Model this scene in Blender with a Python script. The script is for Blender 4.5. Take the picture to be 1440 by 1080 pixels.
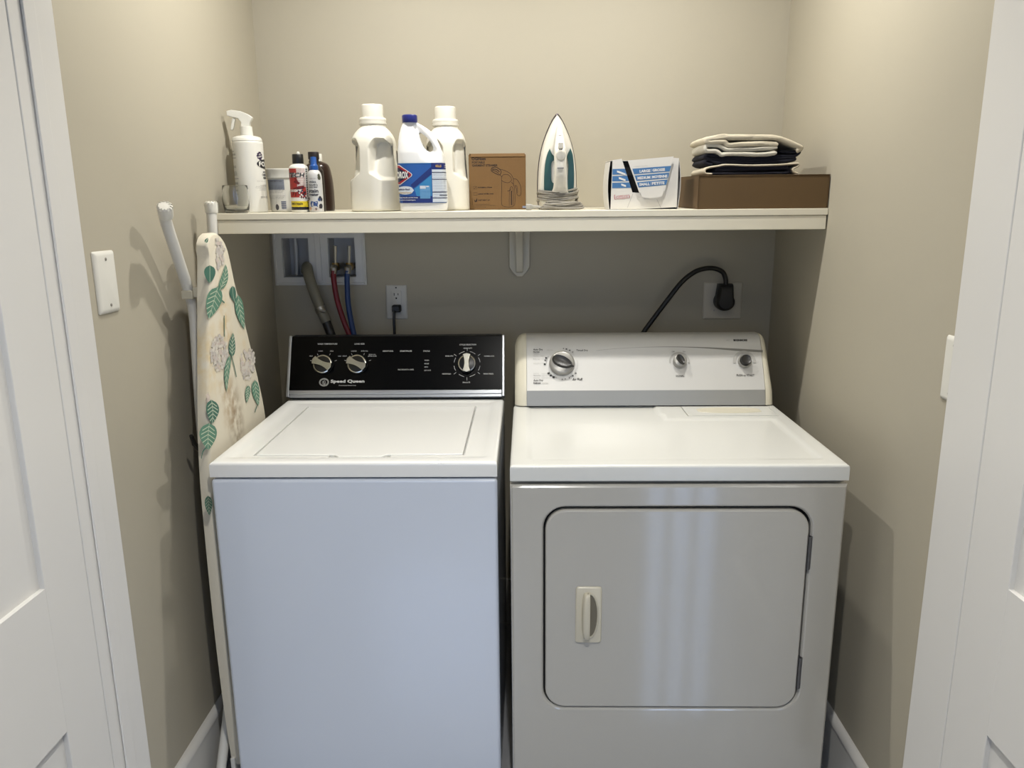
import bpy, bmesh, math, random
from mathutils import Vector, Matrix, noise
for o in list(bpy.data.objects): bpy.data.objects.remove(o)
S = bpy.context.scene
COL = S.collection
R = math.radians
pi = math.pi

# ---------------------------------------------------------------- camera
cam = bpy.data.cameras.new('camera'); co = bpy.data.objects.new('camera', cam); COL.objects.link(co)
cam.sensor_width = 36; cam.lens = 27.0; cam.clip_start = .02
rot = Matrix.Rotation(R(1.1), 4, 'Z') @ Matrix.Rotation(R(90-12.78), 4, 'X') @ Matrix.Rotation(R(-.5), 4, 'Z')
co.matrix_world = Matrix.Translation((0, 0, 1.47)) @ rot
S.camera = co
# ---------------------------------------------------------------- view, world (daylight outside the room)
S.view_settings.view_transform = 'Standard'; S.view_settings.look = 'None'
S.view_settings.exposure = 0.0; S.view_settings.gamma = 1.0; S.view_settings.use_curve_mapping = False
w = bpy.data.worlds.new('sky'); S.world = w; w.use_nodes = True
bg = w.node_tree.nodes['Background']
bg.inputs[0].default_value = (.47, .64, 1.0, 1); bg.inputs[1].default_value = 4.6
CAN_W = 12.0; DOOR_W = 18.0; ROOM_W = 1.8; WARM = (1.0, .975, .925)

# ---------------------------------------------------------------- helpers
def lin(c):
    def g(x):
        x /= 255.
        return x/12.92 if x <= .04045 else ((x+.055)/1.055)**2.4
    return (g(c[0]), g(c[1]), g(c[2]), 1)
MATS = {}
ALB = .80                                # paint and plastic reflect a little less than their swatch
def M(name, col, rough=.5, metal=0., coat=0., var=.03, vs=6., bump=0., bs=300., trans=0., ior=1.5, emit=0., spec=None, crough=.06, cior=1.5):
    if name in MATS: return MATS[name]
    m = bpy.data.materials.new(name); m.use_nodes = True; nt = m.node_tree; b = nt.nodes['Principled BSDF']
    c = tuple(x*(1 if trans else ALB) for x in lin(col)[:3])+(1,)
    tc = nt.nodes.new('ShaderNodeTexCoord'); nz = nt.nodes.new('ShaderNodeTexNoise'); nz.inputs['Scale'].default_value = vs; nz.inputs['Detail'].default_value = 4
    mx = nt.nodes.new('ShaderNodeMix'); mx.data_type = 'RGBA'
    mx.inputs[6].default_value = tuple(max(0, x*(1-var)) for x in c[:3])+(1,); mx.inputs[7].default_value = tuple(min(1, x*(1+var)) for x in c[:3])+(1,)
    nt.links.new(tc.outputs['Object'], nz.inputs['Vector']); nt.links.new(nz.outputs['Fac'], mx.inputs[0]); nt.links.new(mx.outputs[2], b.inputs['Base Color'])
    b.inputs['Roughness'].default_value = rough; b.inputs['Metallic'].default_value = metal
    b.inputs['Coat Weight'].default_value = coat; b.inputs['Coat Roughness'].default_value = crough; b.inputs['Coat IOR'].default_value = cior
    b.inputs['Transmission Weight'].default_value = trans; b.inputs['IOR'].default_value = ior
    if spec is not None: b.inputs['Specular IOR Level'].default_value = spec
    if emit: b.inputs['Emission Color'].default_value = lin(col); b.inputs['Emission Strength'].default_value = emit
    if bump:
        n2 = nt.nodes.new('ShaderNodeTexNoise'); n2.inputs['Scale'].default_value = bs; n2.inputs['Detail'].default_value = 3
        bp = nt.nodes.new('ShaderNodeBump'); bp.inputs['Strength'].default_value = bump; bp.inputs['Distance'].default_value = .001
        nt.links.new(tc.outputs['Object'], n2.inputs['Vector']); nt.links.new(n2.outputs['Fac'], bp.inputs['Height']); nt.links.new(bp.outputs['Normal'], b.inputs['Normal'])
    MATS[name] = m
    return m

def frame_path(path):
    """tangent frames along a polyline (parallel transport)"""
    P = [Vector(p) for p in path]; n = len(P); T = []
    for i in range(n):
        a = P[max(i-1, 0)]; b = P[min(i+1, n-1)]; T.append((b-a).normalized())
    up = Vector((0, 0, 1)) if abs(T[0].z) < .9 else Vector((1, 0, 0))
    N = (up-T[0]*up.dot(T[0])).normalized(); out = []
    for i in range(n):
        N = (N-T[i]*N.dot(T[i])).normalized(); out.append((P[i], N.copy(), T[i].cross(N)))
    return out
def spline(pts, k=8):
    """Catmull-Rom through points"""
    P = [Vector(p) for p in pts]; Q = [P[0]*2-P[1]]+P+[P[-1]*2-P[-2]]; out = []
    for i in range(1, len(Q)-2):
        for j in range(k):
            t = j/k; a, b, c, d = Q[i-1], Q[i], Q[i+1], Q[i+2]
            out.append(.5*((2*b)+(c-a)*t+(2*a-5*b+4*c-d)*t*t+(3*b-a-3*c+d)*t**3))
    out.append(P[-1]); return out
FONTC = {}
def text_geo(body, bold=0.):
    key = (body, bold)
    if key in FONTC: return FONTC[key]
    cu = bpy.data.curves.new('t', 'FONT'); cu.body = body; cu.size = 1; cu.resolution_u = 2; cu.offset = bold; cu.fill_mode = 'FRONT'
    ob = bpy.data.objects.new('t', cu); COL.objects.link(ob)
    me = bpy.data.meshes.new_from_object(ob.evaluated_get(bpy.context.evaluated_depsgraph_get()))
    vs = [(v.co.x, v.co.y) for v in me.vertices]; fs = [tuple(p.vertices) for p in me.polygons]
    bpy.data.objects.remove(ob); bpy.data.curves.remove(cu); bpy.data.meshes.remove(me)
    x0 = min(v[0] for v in vs); x1 = max(v[0] for v in vs); y0 = min(v[1] for v in vs); y1 = max(v[1] for v in vs)
    FONTC[key] = ([(v[0]-x0, v[1]-y0) for v in vs], fs, x1-x0, y1-y0)
    return FONTC[key]
class MB:
    def __init__(s): s.v = []; s.f = []; s.m = []
    def add(s, vs, fs, mi=0):
        n = len(s.v); s.v += [tuple(p) for p in vs]
        for f in fs: s.f.append(tuple(i+n for i in f)); s.m.append(mi)
        return s
    def box(s, x0, x1, y0, y1, z0, z1, mi=0):
        return s.add([(x0,y0,z0),(x1,y0,z0),(x1,y1,z0),(x0,y1,z0),(x0,y0,z1),(x1,y0,z1),(x1,y1,z1),(x0,y1,z1)],
                     [(3,2,1,0),(4,5,6,7),(0,1,5,4),(1,2,6,5),(2,3,7,6),(3,0,4,7)], mi)
    def prism(s, poly, a, b, ax=1, mi=0):
        """2-D polygon extruded along an axis. ax 0: poly=(y,z); 1: poly=(x,z); 2: poly=(x,y)"""
        def p3(p, t): return (t, p[0], p[1]) if ax == 0 else ((p[0], t, p[1]) if ax == 1 else (p[0], p[1], t))
        n = len(poly); vs = [p3(p, a) for p in poly]+[p3(p, b) for p in poly]
        fs = [tuple(range(n)), tuple(range(2*n-1, n-1, -1))]+[(i, i+n, (i+1) % n+n, (i+1) % n) for i in range(n)]
        return s.add(vs, fs, mi)
    def loft(s, secs, mi=0, caps=True, closed=True):
        n = len(secs[0]); vs = [p for c in secs for p in c]; fs = []
        for i in range(len(secs)-1):
            for j in range(n if closed else n-1):
                k = (j+1) % n; fs.append((i*n+j, i*n+k, (i+1)*n+k, (i+1)*n+j))
        if caps and closed: fs += [tuple(range(n-1, -1, -1)), tuple((len(secs)-1)*n+j for j in range(n))]
        return s.add(vs, fs, mi)
    def lathe(s, prof, n=32, c=(0, 0, 0), mi=0, mat=None, sx=1, sy=1):
        secs = [[(c[0]+r*sx*math.cos(2*pi*j/n), c[1]+r*sy*math.sin(2*pi*j/n), c[2]+z) for j in range(n)] for r, z in prof]
        if mat is not None: secs = [[tuple(mat @ Vector(p)) for p in q] for q in secs]
        return s.loft(secs, mi)
    def tube(s, path, r, n=10, mi=0):
        fr = frame_path(path); rr = r if isinstance(r, (list, tuple)) else [r]*len(fr)
        return s.loft([[tuple(p+(N*math.cos(2*pi*j/n)+B*math.sin(2*pi*j/n))*rr[i]) for j in range(n)] for i, (p, N, B) in enumerate(fr)], mi)
    def poly(s, pts, mp, mi=0, o=0., sub=0.):
        if not sub: return s.add([mp(p[0], p[1], o) for p in pts], [tuple(range(len(pts)))], mi)
        return s.addsub([(p[0], p[1]) for p in pts], [tuple(range(len(pts)))], mp, mi, o, sub)
    def addsub(s, pts, fs, mp, mi, o, sub):
        """flat print cut into small triangles so that it follows a curved surface"""
        bm = bmesh.new(); vs = [bm.verts.new((p[0], p[1], 0)) for p in pts]
        for f in fs: bm.faces.new([vs[i] for i in f])
        bmesh.ops.triangulate(bm, faces=bm.faces[:])
        for _ in range(6):
            es = [e for e in bm.edges if e.calc_length() > sub]
            if not es: break
            bmesh.ops.subdivide_edges(bm, edges=es, cuts=1); bmesh.ops.triangulate(bm, faces=bm.faces[:])
        bm.verts.index_update(); s.add([mp(v.co.x, v.co.y, o) for v in bm.verts], [tuple(v.index for v in f.verts) for f in bm.faces], mi); bm.free(); return s
    def rect(s, u0, u1, v0, v1, mp, mi=0, o=0., n=1):
        us = [u0+(u1-u0)*i/n for i in range(n+1)]; vs = [mp(u, v0, o) for u in us]+[mp(u, v1, o) for u in us]
        return s.add(vs, [(i, i+1, n+2+i, n+1+i) for i in range(n)], mi)
    def ribbon(s, pts, wd, mp, mi=0, o=0., closed=False):
        P = [Vector(p) for p in pts]; n = len(P); L = []; Q = []
        for i in range(n):
            a = P[(i-1) % n] if closed else P[max(i-1, 0)]; b = P[(i+1) % n] if closed else P[min(i+1, n-1)]
            t = (b-a); t = t.normalized() if t.length > 1e-9 else Vector((1, 0)); nn = Vector((-t.y, t.x))*wd/2
            L.append(mp(*(P[i]+nn), o)); Q.append(mp(*(P[i]-nn), o))
        return s.add(L+Q, [(i, (i+1) % n, n+(i+1) % n, n+i) for i in range(n if closed else n-1)], mi)
    def ring(s, u, v, r, wd, mp, mi=0, o=0., a0=0, a1=360, n=32, asp=1.):
        full = abs(a1-a0) >= 360
        pts = [(u+r*asp*math.cos(R(a0+(a1-a0)*i/n)), v+r*math.sin(R(a0+(a1-a0)*i/n))) for i in range(n if full else n+1)]
        return s.ribbon(pts, wd, mp, mi, o, full)
    def text(s, body, u, v, h, mp, mi=0, o=0., wd=None, al='C', bold=0., rotd=0., slant=0., sub=0.):
        vs, fs, tw, th = text_geo(body, bold); ky = h/th; kx = (wd/tw) if wd else ky
        W = tw*kx; ox = {'L': 0, 'C': -W/2, 'R': -W}[al]; c, sn = math.cos(R(rotd)), math.sin(R(rotd)); out = []
        for x, y in vs:
            a = ox+x*kx+slant*y*ky; b = y*ky-h/2; out.append((u+a*c-b*sn, v+a*sn+b*c))
        if sub: return s.addsub(out, fs, mp, mi, o, sub)
        return s.add([mp(p[0], p[1], o) for p in out], fs, mi)
def link_mesh(name, mb, mats, parent=None, shift=None, smooth=35, bevel=0., seg=3, loc=None, recalc=True):
    me = bpy.data.meshes.new(name)
    sh = Vector(shift) if shift is not None else Vector((0, 0, 0))
    me.from_pydata([tuple(Vector(p)-sh) for p in mb.v], [], mb.f)
    if not isinstance(mats, (list, tuple)): mats = [mats]
    for m in mats: me.materials.append(m)
    me.polygons.foreach_set('material_index', mb.m)
    me.update()
    if recalc:
        bm = bmesh.new(); bm.from_mesh(me); bmesh.ops.recalc_face_normals(bm, faces=bm.faces); bm.to_mesh(me); bm.free()
    if smooth:
        me.polygons.foreach_set('use_smooth', [True]*len(me.polygons)); me.set_sharp_from_angle(angle=R(smooth))
    o = bpy.data.objects.new(name, me); COL.objects.link(o)
    if parent is not None: o.parent = parent
    if loc is not None: o.location = loc
    if bevel:
        b = o.modifiers.new('bevel', 'BEVEL'); b.width = bevel; b.segments = seg; b.limit_method = 'ANGLE'; b.angle_limit = R(40); b.harden_normals = True
    return o
def bake(o):
    """apply the modifiers of an object to its mesh"""
    me = bpy.data.meshes.new_from_object(o.evaluated_get(bpy.context.evaluated_depsgraph_get()))
    o.modifiers.clear(); old = o.data; o.data = me; bpy.data.meshes.remove(old)
def tag(o, label, cat=None, group=None):
    o['label'] = label
    if cat: o['category'] = cat
    if group: o['group'] = group
    return o
def thing(name, label, cat, loc, rot=(0, 0, 0), group=None):
    o = bpy.data.objects.new(name, None); COL.objects.link(o); o.location = loc; o.rotation_euler = rot; o.empty_display_size = .05
    return tag(o, label, cat, group)
def struct(name, mb, mats, parent=None, **k):
    o = link_mesh(name, mb, mats, parent, **k)
    if parent is None: o['kind'] = 'structure'
    return o
def sroot(name, loc=(0, 0, 0)):
    o = bpy.data.objects.new(name, None); COL.objects.link(o); o.location = loc; o['kind'] = 'structure'; o.empty_display_size = .05
    return o
def rrect(x0, x1, z0, z1, r, k=6):
    out = []
    for cx, cz, a in ((x1-r, z1-r, 0), (x0+r, z1-r, 90), (x0+r, z0+r, 180), (x1-r, z0+r, 270)):
        for i in range(k+1): out.append((cx+r*math.cos(R(a+90*i/k)), cz+r*math.sin(R(a+90*i/k))))
    return out
def smst(a, b, x):
    t = max(0, min(1, (x-a)/(b-a))); return t*t*(3-2*t)
def axis(a, b, n, brk=(), e=.0006):
    xs = {round(a+(b-a)*i/n, 5) for i in range(n+1)}
    for k in brk: xs |= {round(k-e, 5), round(k+e, 5)}
    return sorted(x for x in xs if a-1e-9 <= x <= b+1e-9)
def hfield(mb, xs, ys, zf, mi=0, skirt=None):
    nx, ny = len(xs), len(ys)
    vs = [(x, y, zf(x, y)) for y in ys for x in xs]
    fs = [(j*nx+i, j*nx+i+1, (j+1)*nx+i+1, (j+1)*nx+i) for j in range(ny-1) for i in range(nx-1)]
    if skirt is not None:
        rim = [i for i in range(nx)]+[j*nx+nx-1 for j in range(1, ny)]+[(ny-1)*nx+i for i in range(nx-2, -1, -1)]+[j*nx for j in range(ny-2, 0, -1)]
        b = len(vs); vs += [(vs[i][0], vs[i][1], skirt) for i in rim]; k = len(rim)
        fs += [(rim[i], b+i, b+(i+1) % k, rim[(i+1) % k]) for i in range(k)]+[tuple(b+i for i in range(k))]
    mb.add(vs, fs, mi)

# ---------------------------------------------------------------- materials of the setting
WALL = M('wall_paint', (185, 178, 160), .62, var=.015, vs=1.5, bump=.12, bs=420, spec=.3)
TRIM = M('trim_paint', (226, 224, 219), .38, var=.012, vs=3, bump=.05, bs=150, spec=.4)
CEIL = M('ceiling_paint', (238, 236, 230), .8, var=.01)
FLOOR = M('floor_tile', (176, 178, 183), .12, var=.08, vs=9, coat=1.0, crough=.05, cior=2.5)
SHELFP = M('shelf_paint', (242, 235, 214), .42, var=.03, vs=9, bump=.1, bs=90)
WHITEP = M('white_plastic', (233, 231, 222), .38, var=.01)
BLACK = M('black_plastic', (14, 14, 15), .42, var=.05)
SHADEK = M('hollow_shade', (8, 8, 8), .9)  # flat black that paints the shade inside gaps and hollows
STEEL = M('steel', (178, 176, 170), .28, 1.0, var=.04)
GREYM = M('grey_metal', (120, 120, 122), .4, .8)
XL, XR, YB, YF0, YF1, ZC = -.84, .81, 2.55, 1.225, 1.345, 2.44
OL, OR, OH = -.77, .75, 2.06           # door opening
RX0, RX1, RY0 = -3.0, 2.6, -1.6        # the room the photograph is taken from

# ---------------------------------------------------------------- shell
mb = MB(); mb.box(RX0-.1, RX1+.1, RY0-.1, YB+.1, -.06, 0); struct('floor', mb, FLOOR)
mb = MB(); mb.box(RX0-.1, RX1+.1, RY0-.1, YB+.1, ZC, ZC+.08); struct('ceiling', mb, CEIL)
mb = MB(); HZ0, HZ1 = 1.258, 1.386       # two openings for the washer supply box
mb.box(XL-.1, XR+.1, YB, YB+.1, 0, HZ0); mb.box(XL-.1, XR+.1, YB, YB+.1, HZ1, ZC)
for a, b in ((XL-.1, -.800), (-.712, -.648), (-.560, XR+.1)): mb.box(a, b, YB, YB+.1, HZ0, HZ1)
struct('wall_back', mb, WALL, smooth=0)
mb = MB(); mb.box(XL-.1, XL, YF1-.001, YB, 0, ZC); struct('wall_left', mb, WALL)
mb = MB(); mb.box(XR, XR+.1, YF1-.001, YB, 0, ZC); struct('wall_right', mb, WALL)
mb = MB(); mb.box(RX0, OL-.02, YF0, YF1, 0, ZC); mb.box(OR+.02, RX1, YF0, YF1, 0, ZC); mb.box(OL-.02, OR+.02, YF0, YF1, OH+.02, ZC)
struct('wall_front', mb, WALL)
mb = MB(); mb.box(RX0-.1, RX0, RY0, YF1, 0, ZC); struct('wall_room_left', mb, WALL)
mb = MB(); mb.box(RX1, RX1+.1, RY0, YF1, 0, ZC); struct('wall_room_right', mb, WALL)
# the room's rear wall with a wide glazed door and a narrow window: daylight enters here
G = [(-1.05, -.12, .85, 2.15), (.79, 1.30, .0, 2.15)]
mb = MB()
xs = [RX0-.1, G[0][0], G[0][1], G[1][0], G[1][1], RX1+.1]
mb.box(xs[0], xs[1], RY0-.1, RY0, 0, ZC); mb.box(xs[2], xs[3], RY0-.1, RY0, 0, ZC); mb.box(xs[4], xs[5], RY0-.1, RY0, 0, ZC)
mb.box(xs[1], xs[2], RY0-.1, RY0, 2.15, ZC); mb.box(xs[1], xs[2], RY0-.1, RY0, 0, .85); mb.box(xs[3], xs[4], RY0-.1, RY0, 2.15, ZC)
struct('wall_room_rear', mb, WALL)
for k, (a, b, z0, z1) in enumerate(G):
    wr = sroot('window_%d' % (k+1), ((a+b)/2, RY0-.05, z0))
    n = 3 if k == 0 else 3
    mb = MB(); mb.box(a, b, RY0-.07, RY0-.03, z0, z0+.05); mb.box(a, b, RY0-.07, RY0-.03, z1-.05, z1); link_mesh('window_frame', mb, TRIM, wr, wr.location, smooth=0)
    for q in range(n+1):
        xq = a+(b-a)*q/n; wq = .04 if k == 0 else .027
        mb = MB(); mb.box(max(a, xq-wq), min(b, xq+wq), RY0-.07, RY0-.03, z0+.05, z1-.05); link_mesh('mullion', mb, TRIM, wr, wr.location, smooth=0)
    la = bpy.data.lights.new('daylight_portal', 'AREA'); la.shape = 'RECTANGLE'; la.size = b-a; la.size_y = z1-z0; la.cycles.is_portal = True
    lo = bpy.data.objects.new('daylight_portal', la); COL.objects.link(lo); lo.location = ((a+b)/2, RY0-.1, (z0+z1)/2); lo.rotation_euler = (R(90), 0, 0)
# jambs, stops, casings
for nm, x0, x1, sx0, sx1 in (('trim_1', OL-.02, OL, OL, OL+.005), ('trim_2', OR, OR+.02, OR-.0012, OR)):
    jr = sroot(nm, ((x0+x1)/2, YF0, 0))
    mb = MB(); mb.box(x0, x1, YF0, YF1, 0, OH); link_mesh('jamb', mb, TRIM, jr, jr.location, bevel=.002)
    if x0 < 0:
        mb = MB(); mb.box(sx0, sx1, YF0+.032, YF0+.064, 0, OH); link_mesh('door_stop', mb, TRIM, jr, jr.location, bevel=.003)
    s = -1 if x0 < 0 else 1
    cx = sorted((x0 if s < 0 else x1, (x0 if s < 0 else x1)+s*.085))
    mb = MB(); mb.box(cx[0], cx[1], YF0-.018, YF0, 0, OH+.09); link_mesh('casing', mb, TRIM, jr, jr.location, bevel=.004)
jr = sroot('trim_3', (0, YF0, OH))
mb = MB(); mb.box(OL-.02, OR+.02, YF0, YF1, OH, OH+.02); link_mesh('jamb', mb, TRIM, jr, jr.location, bevel=.002)
mb = MB(); mb.box(OL-.02, OR+.02, YF0-.018, YF0, OH+.005, OH+.09); link_mesh('casing', mb, TRIM, jr, jr.location, bevel=.004)
# baseboards with a small cap
def baseboard(name, x0, s, y0, y1, h):
    r = sroot(name, (x0, (y0+y1)/2, 0))
    mb = MB(); mb.box(min(x0, x0+s*.014), max(x0, x0+s*.014), y0, y1, 0, h-.02); link_mesh('board', mb, TRIM, r, r.location, smooth=0)
    P = [(x0, h-.02), (x0+s*.017, h-.02), (x0+s*.017, h-.012), (x0+s*.010, h-.002), (x0+s*.004, h), (x0, h)]
    mb = MB(); mb.prism(P, y0, y1, 1); link_mesh('cap_moulding', mb, TRIM, r, r.location, smooth=50)
baseboard('baseboard_left', XL, 1, YF1, YB, .184); baseboard('baseboard_right', XR, -1, YF1, YB, .170)
mb = MB(); mb.box(XL+.018, XR-.018, YB-.014, YB, 0, .175); struct('baseboard_back', mb, TRIM, bevel=.003)
# panelled double doors standing open at a right angle
def leaf(name, x, s):
    """x = face towards the opening; s = direction of the leaf's thickness"""
    y1, y0, t = YF0-.001, YF0-.751, .035; xa, xb = sorted((x, x+s*t)); st = .112
    d = sroot(name, (x, y1, .01))
    for a, b in ((y0, y0+st), (y1-st, y1)):
        mb = MB(); mb.box(xa, xb, a, b, .01, 2.04); link_mesh('stile', mb, TRIM, d, d.location, bevel=.0015)
    zr = [(.01, .22), (.625, .885), (1.93, 2.04)]
    for a, b in zr:
        mb = MB(); mb.box(xa, xb, y0+st, y1-st, a, b); link_mesh('rail', mb, TRIM, d, d.location, smooth=0)
    for a, b in ((.22, .625), (.885, 1.93)):
        mb = MB(); ya, yb = y0+st, y1-st
        def rc(i, dx): return [(x+s*dx, ya+i, a+i), (x+s*dx, yb-i, a+i), (x+s*dx, yb-i, b-i), (x+s*dx, ya+i, b-i)]
        mb.loft([rc(0, .009), rc(.006, .011), rc(.014, .013), rc(.015, .0135)]); 
        mb.loft([[(p[0]+s*(t-.026), p[1], p[2]) for p in q] for q in (rc(.015, .0135), rc(0, .0135))])
        link_mesh('panel', mb, TRIM, d, d.location, smooth=30)
leaf('door_1', OL-.001, -1); leaf('door_2', OR+.001, 1)
# recessed ceiling lights
def can(label, x, y, watts, group, size=.035, spread=180):
    t = thing('recessed_ceiling_light', label, 'light', (x, y, ZC-.004), group=group)
    mb = MB(); mb.lathe([(.058, 0), (.078, -.002), (.080, .002), (.078, .004), (.058, .004)], 36); 
    mb.f = mb.f[:-2]; mb.m = mb.m[:-2]
    link_mesh('trim_ring', mb, WHITEP, t)
    mb = MB(); mb.lathe([(.057, .001), (.05, 0), (.0001, -.001)], 36); link_mesh('lens', mb, M('lit_lens', (255, 236, 200), .4, emit=6), t)
    la = bpy.data.lights.new('lamp', 'AREA'); la.shape = 'DISK'; la.size = size; la.spread = R(spread); la.energy = watts; la.color = WARM
    lo = bpy.data.objects.new('lamp', la); COL.objects.link(lo); lo.parent = t; lo.location = (0, 0, -.006)
can('round recessed ceiling light in the closet above the washing machine', -.36, 1.9, CAN_W, 'closet ceiling lights')
can('round recessed ceiling light in the closet above the clothes dryer', .34, 1.9, CAN_W, 'closet ceiling lights')
can('round recessed ceiling light just outside the closet doorway', .04, .42, DOOR_W, 'room ceiling lights', spread=122)
can('round recessed ceiling light in the middle of the room behind the camera', .1, -.8, ROOM_W, 'room ceiling lights')
# ---------------------------------------------------------------- washing machine
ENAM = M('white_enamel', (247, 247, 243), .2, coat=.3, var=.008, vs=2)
ENAMF = M('white_enamel_blue_daylight', (222, 229, 240), .2, coat=.6, crough=.2, var=.008, vs=2, bump=.03, bs=260)  # bluish base colour stands in for daylight reflected by the white front
ALU = M('satin_aluminium_trim', (205, 208, 212), .3, .75, var=.02)
GLOSSB = M('black_glass_panel', (5, 5, 6), .25, coat=.0, var=.02, spec=.12)
PRINTW = M('white_print', (254, 253, 249), .5)
PRINTG = M('grey_print', (176, 174, 168), .5)
PRINTK = M('black_print', (30, 29, 28), .6)
CHROME = M('brushed_chrome', (206, 203, 190), .25, 1., var=.08, vs=60)
KNOBK = M('black_knob', (16, 16, 16), .3)
W0, W1, WY, WYB, WT = -.722, -.067, 1.648, 2.345, .916
wm = thing('washing_machine', 'white top-loading washing machine with black control panel, beside the ironing board', 'washing machine', ((W0+W1)/2, (WY+WYB)/2, 0)); wl = wm.location.copy()
def wpart(n, mb, m, parent=None, **k): return link_mesh(n, mb, m, parent or wm, wl, **k)
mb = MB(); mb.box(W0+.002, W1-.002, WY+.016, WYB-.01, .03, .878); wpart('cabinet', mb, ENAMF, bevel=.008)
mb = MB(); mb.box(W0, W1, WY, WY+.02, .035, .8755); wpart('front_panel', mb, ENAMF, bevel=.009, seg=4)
for x in (W0+.06, W1-.06):
    for yy in (WY+.07, WYB-.08):
        mb = MB(); mb.lathe([(.024, 0), (.026, .006), (.02, .012), (.009, .016), (.009, .034)], 16, (x, yy, 0)); wpart('foot', mb, BLACK)
LX0, LX1, LY0, LY1 = -.638, -.150, 1.717, 2.168     # lid
mb = MB()
def ztop(x, y):
    e = min(x-W0, W1-x, y-WY, WYB-.10-y); z = WT
    if e < .008: z -= .008*(1-math.sqrt(max(0, 1-(1-e/.008)**2)))
    d = min(x-W0, W1-x, (y-WY)*.75, WYB-.10-y+.01); z -= .0045*smst(.022, .040, d)
    if LX0-.004 < x < LX1+.004 and LY0-.004 < y < LY1+.002: z -= .014
    elif -.462 < x < -.318 and LY0-.02 < y < LY0: z -= .012
    return z
xs = axis(W0, W1, 60, (LX0-.004, LX1+.004, -.462, -.318)); ys = axis(WY, WYB-.10, 60, (LY0-.004, LY1+.002, LY0-.02))
xs = sorted(set(xs) | {W0+a for a in (.0008, .002, .004, .006)} | {W1-a for a in (.0008, .002, .004, .006)}); ys = sorted(set(ys) | {WY+a for a in (.0008, .002, .004, .006)})
hfield(mb, xs, ys, ztop, 0, .881); mb.box(W0+.004, W1-.004, WYB-.102, WYB-.01, .881, .912)
wpart('top', mb, ENAM, smooth=40)
mb = MB()
P = [(LX0, LY0), (-.452, LY0), (-.440, LY0-.015), (-.340, LY0-.015), (-.328, LY0), (LX1, LY0), (LX1, LY1), (LX0, LY1)]
mb.prism(P, WT-.013, WT-.0035, 2); wpart('lid', mb, ENAM, bevel=.0028, seg=3)
# console
B = Vector((0, 2.238, .945)); T = Vector((0, 2.305, 1.095)); UV = (T-B).normalized(); NV = Vector((0, -UV.z, UV.y))
def wf(u, v, o=0.): return tuple(Vector((u, 0, 0))+B+UV*v+NV*o)
cn_poly = [(2.236, .918), (2.238, .945), (2.3045, 1.094), (2.309, 1.098), (2.343, 1.098), (2.345, .918)]
mb = MB(); mb.prism(cn_poly, W0+.007, W1-.007, 0); con = wpart('console', mb, BLACK, bevel=.003)
for u0, u1 in ((W0, W0+.0085), (W1-.0065, W1+.002)):
    mb = MB(); vs = [wf(u, v, o) for o in (-.03, .004) for u, v in ((u0, -.020), (u1, -.020), (u1, .169), (u0, .169))]
    mb.add(vs, [(3, 2, 1, 0), (4, 5, 6, 7), (0, 1, 5, 4), (1, 2, 6, 5), (2, 3, 7, 6), (3, 0, 4, 7)]); wpart('side_trim', mb, ALU, con, bevel=.002)
mb = MB()
mb.add([wf(u, v, o) for o in (-.006, .004) for u, v in ((W0+.0085, -.012), (W1-.0065, -.012), (W1-.0065, .0), (W0+.0085, .0))], [(3, 2, 1, 0), (4, 5, 6, 7), (0, 1, 5, 4), (1, 2, 6, 5), (2, 3, 7, 6), (3, 0, 4, 7)])
mb.add([wf(u, v, o) for o in (-.010, .0) for u, v in ((W0+.0085, -.021), (W1-.0065, -.021), (W1-.0065, -.012), (W0+.0085, -.012))], [(3, 2, 1, 0), (4, 5, 6, 7), (0, 1, 5, 4), (1, 2, 6, 5), (2, 3, 7, 6), (3, 0, 4, 7)])
wpart('lower_trim', mb, ALU, con, bevel=.0015)
mb = MB(); mb.add([wf(u, v, o) for o in (-.002, .0025) for u, v in ((W0+.0085, .0), (W1-.0065, .0), (W1-.0065, .166), (W0+.0085, .166))], [(3, 2, 1, 0), (4, 5, 6, 7), (0, 1, 5, 4), (1, 2, 6, 5), (2, 3, 7, 6), (3, 0, 4, 7)])
cp = wpart('control_panel', mb, GLOSSB, bevel=.0008, seg=2); cp['label'] = 'glossy black control panel with white print'
mb = MB(); o = .0029
mb.text('WASH TEMPERATURE', -.604, .1433, .0046, wf, 0, o, wd=.060, bold=.01)
mb.text('LOAD SIZE', -.506, .1430, .0046, wf, 0, o, wd=.030, bold=.01)
for tx, u, v, wd in (('WARM', -.6244, .1212, .014), ('COOL', -.5897, .1210, .011), ('HOT', -.652, .1058, .010), ('COLD', -.5655, .1050, .010), ('MEDIUM', -.5500, .1053, .013), ('LARGE', -.5224, .1206, .016), ('EXTRA FULL', -.4899, .1205, .021)):
    mb.text(tx, u, v, .0036, wf, 0, o, wd=wd)
mb.text('EXTRA FULL', -.466, .1095, .0032, wf, 0, o, wd=.021); mb.text('AFTER SOAK', -.466, .1045, .0032, wf, 0, o, wd=.026)
mb.text('HEAVY SOIL', -.4184, .1201, .0045, wf, 0, o, wd=.032, bold=.01); mb.text('START/PAUSE', -.3643, .1198, .0045, wf, 0, o, wd=.036, bold=.01); mb.text('STATUS', -.3017, .1194, .0045, wf, 0, o, wd=.020, bold=.01)
for i, tx in enumerate(('WASH', 'RINSE', 'SPIN', 'LID LOCK')): mb.text(tx, -.307, .0907-.0103*i, .0038, wf, 0, o, al='L', wd=(.013, .013, .010, .020)[i])
mb.text('PRESS 3 SECONDS TO CANCEL', -.3628, .0624, .0038, wf, 0, o, wd=.048)
mb.text('CYCLE SELECTION', -.1767, .1387, .0046, wf, 0, o, wd=.050, bold=.01)
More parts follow.
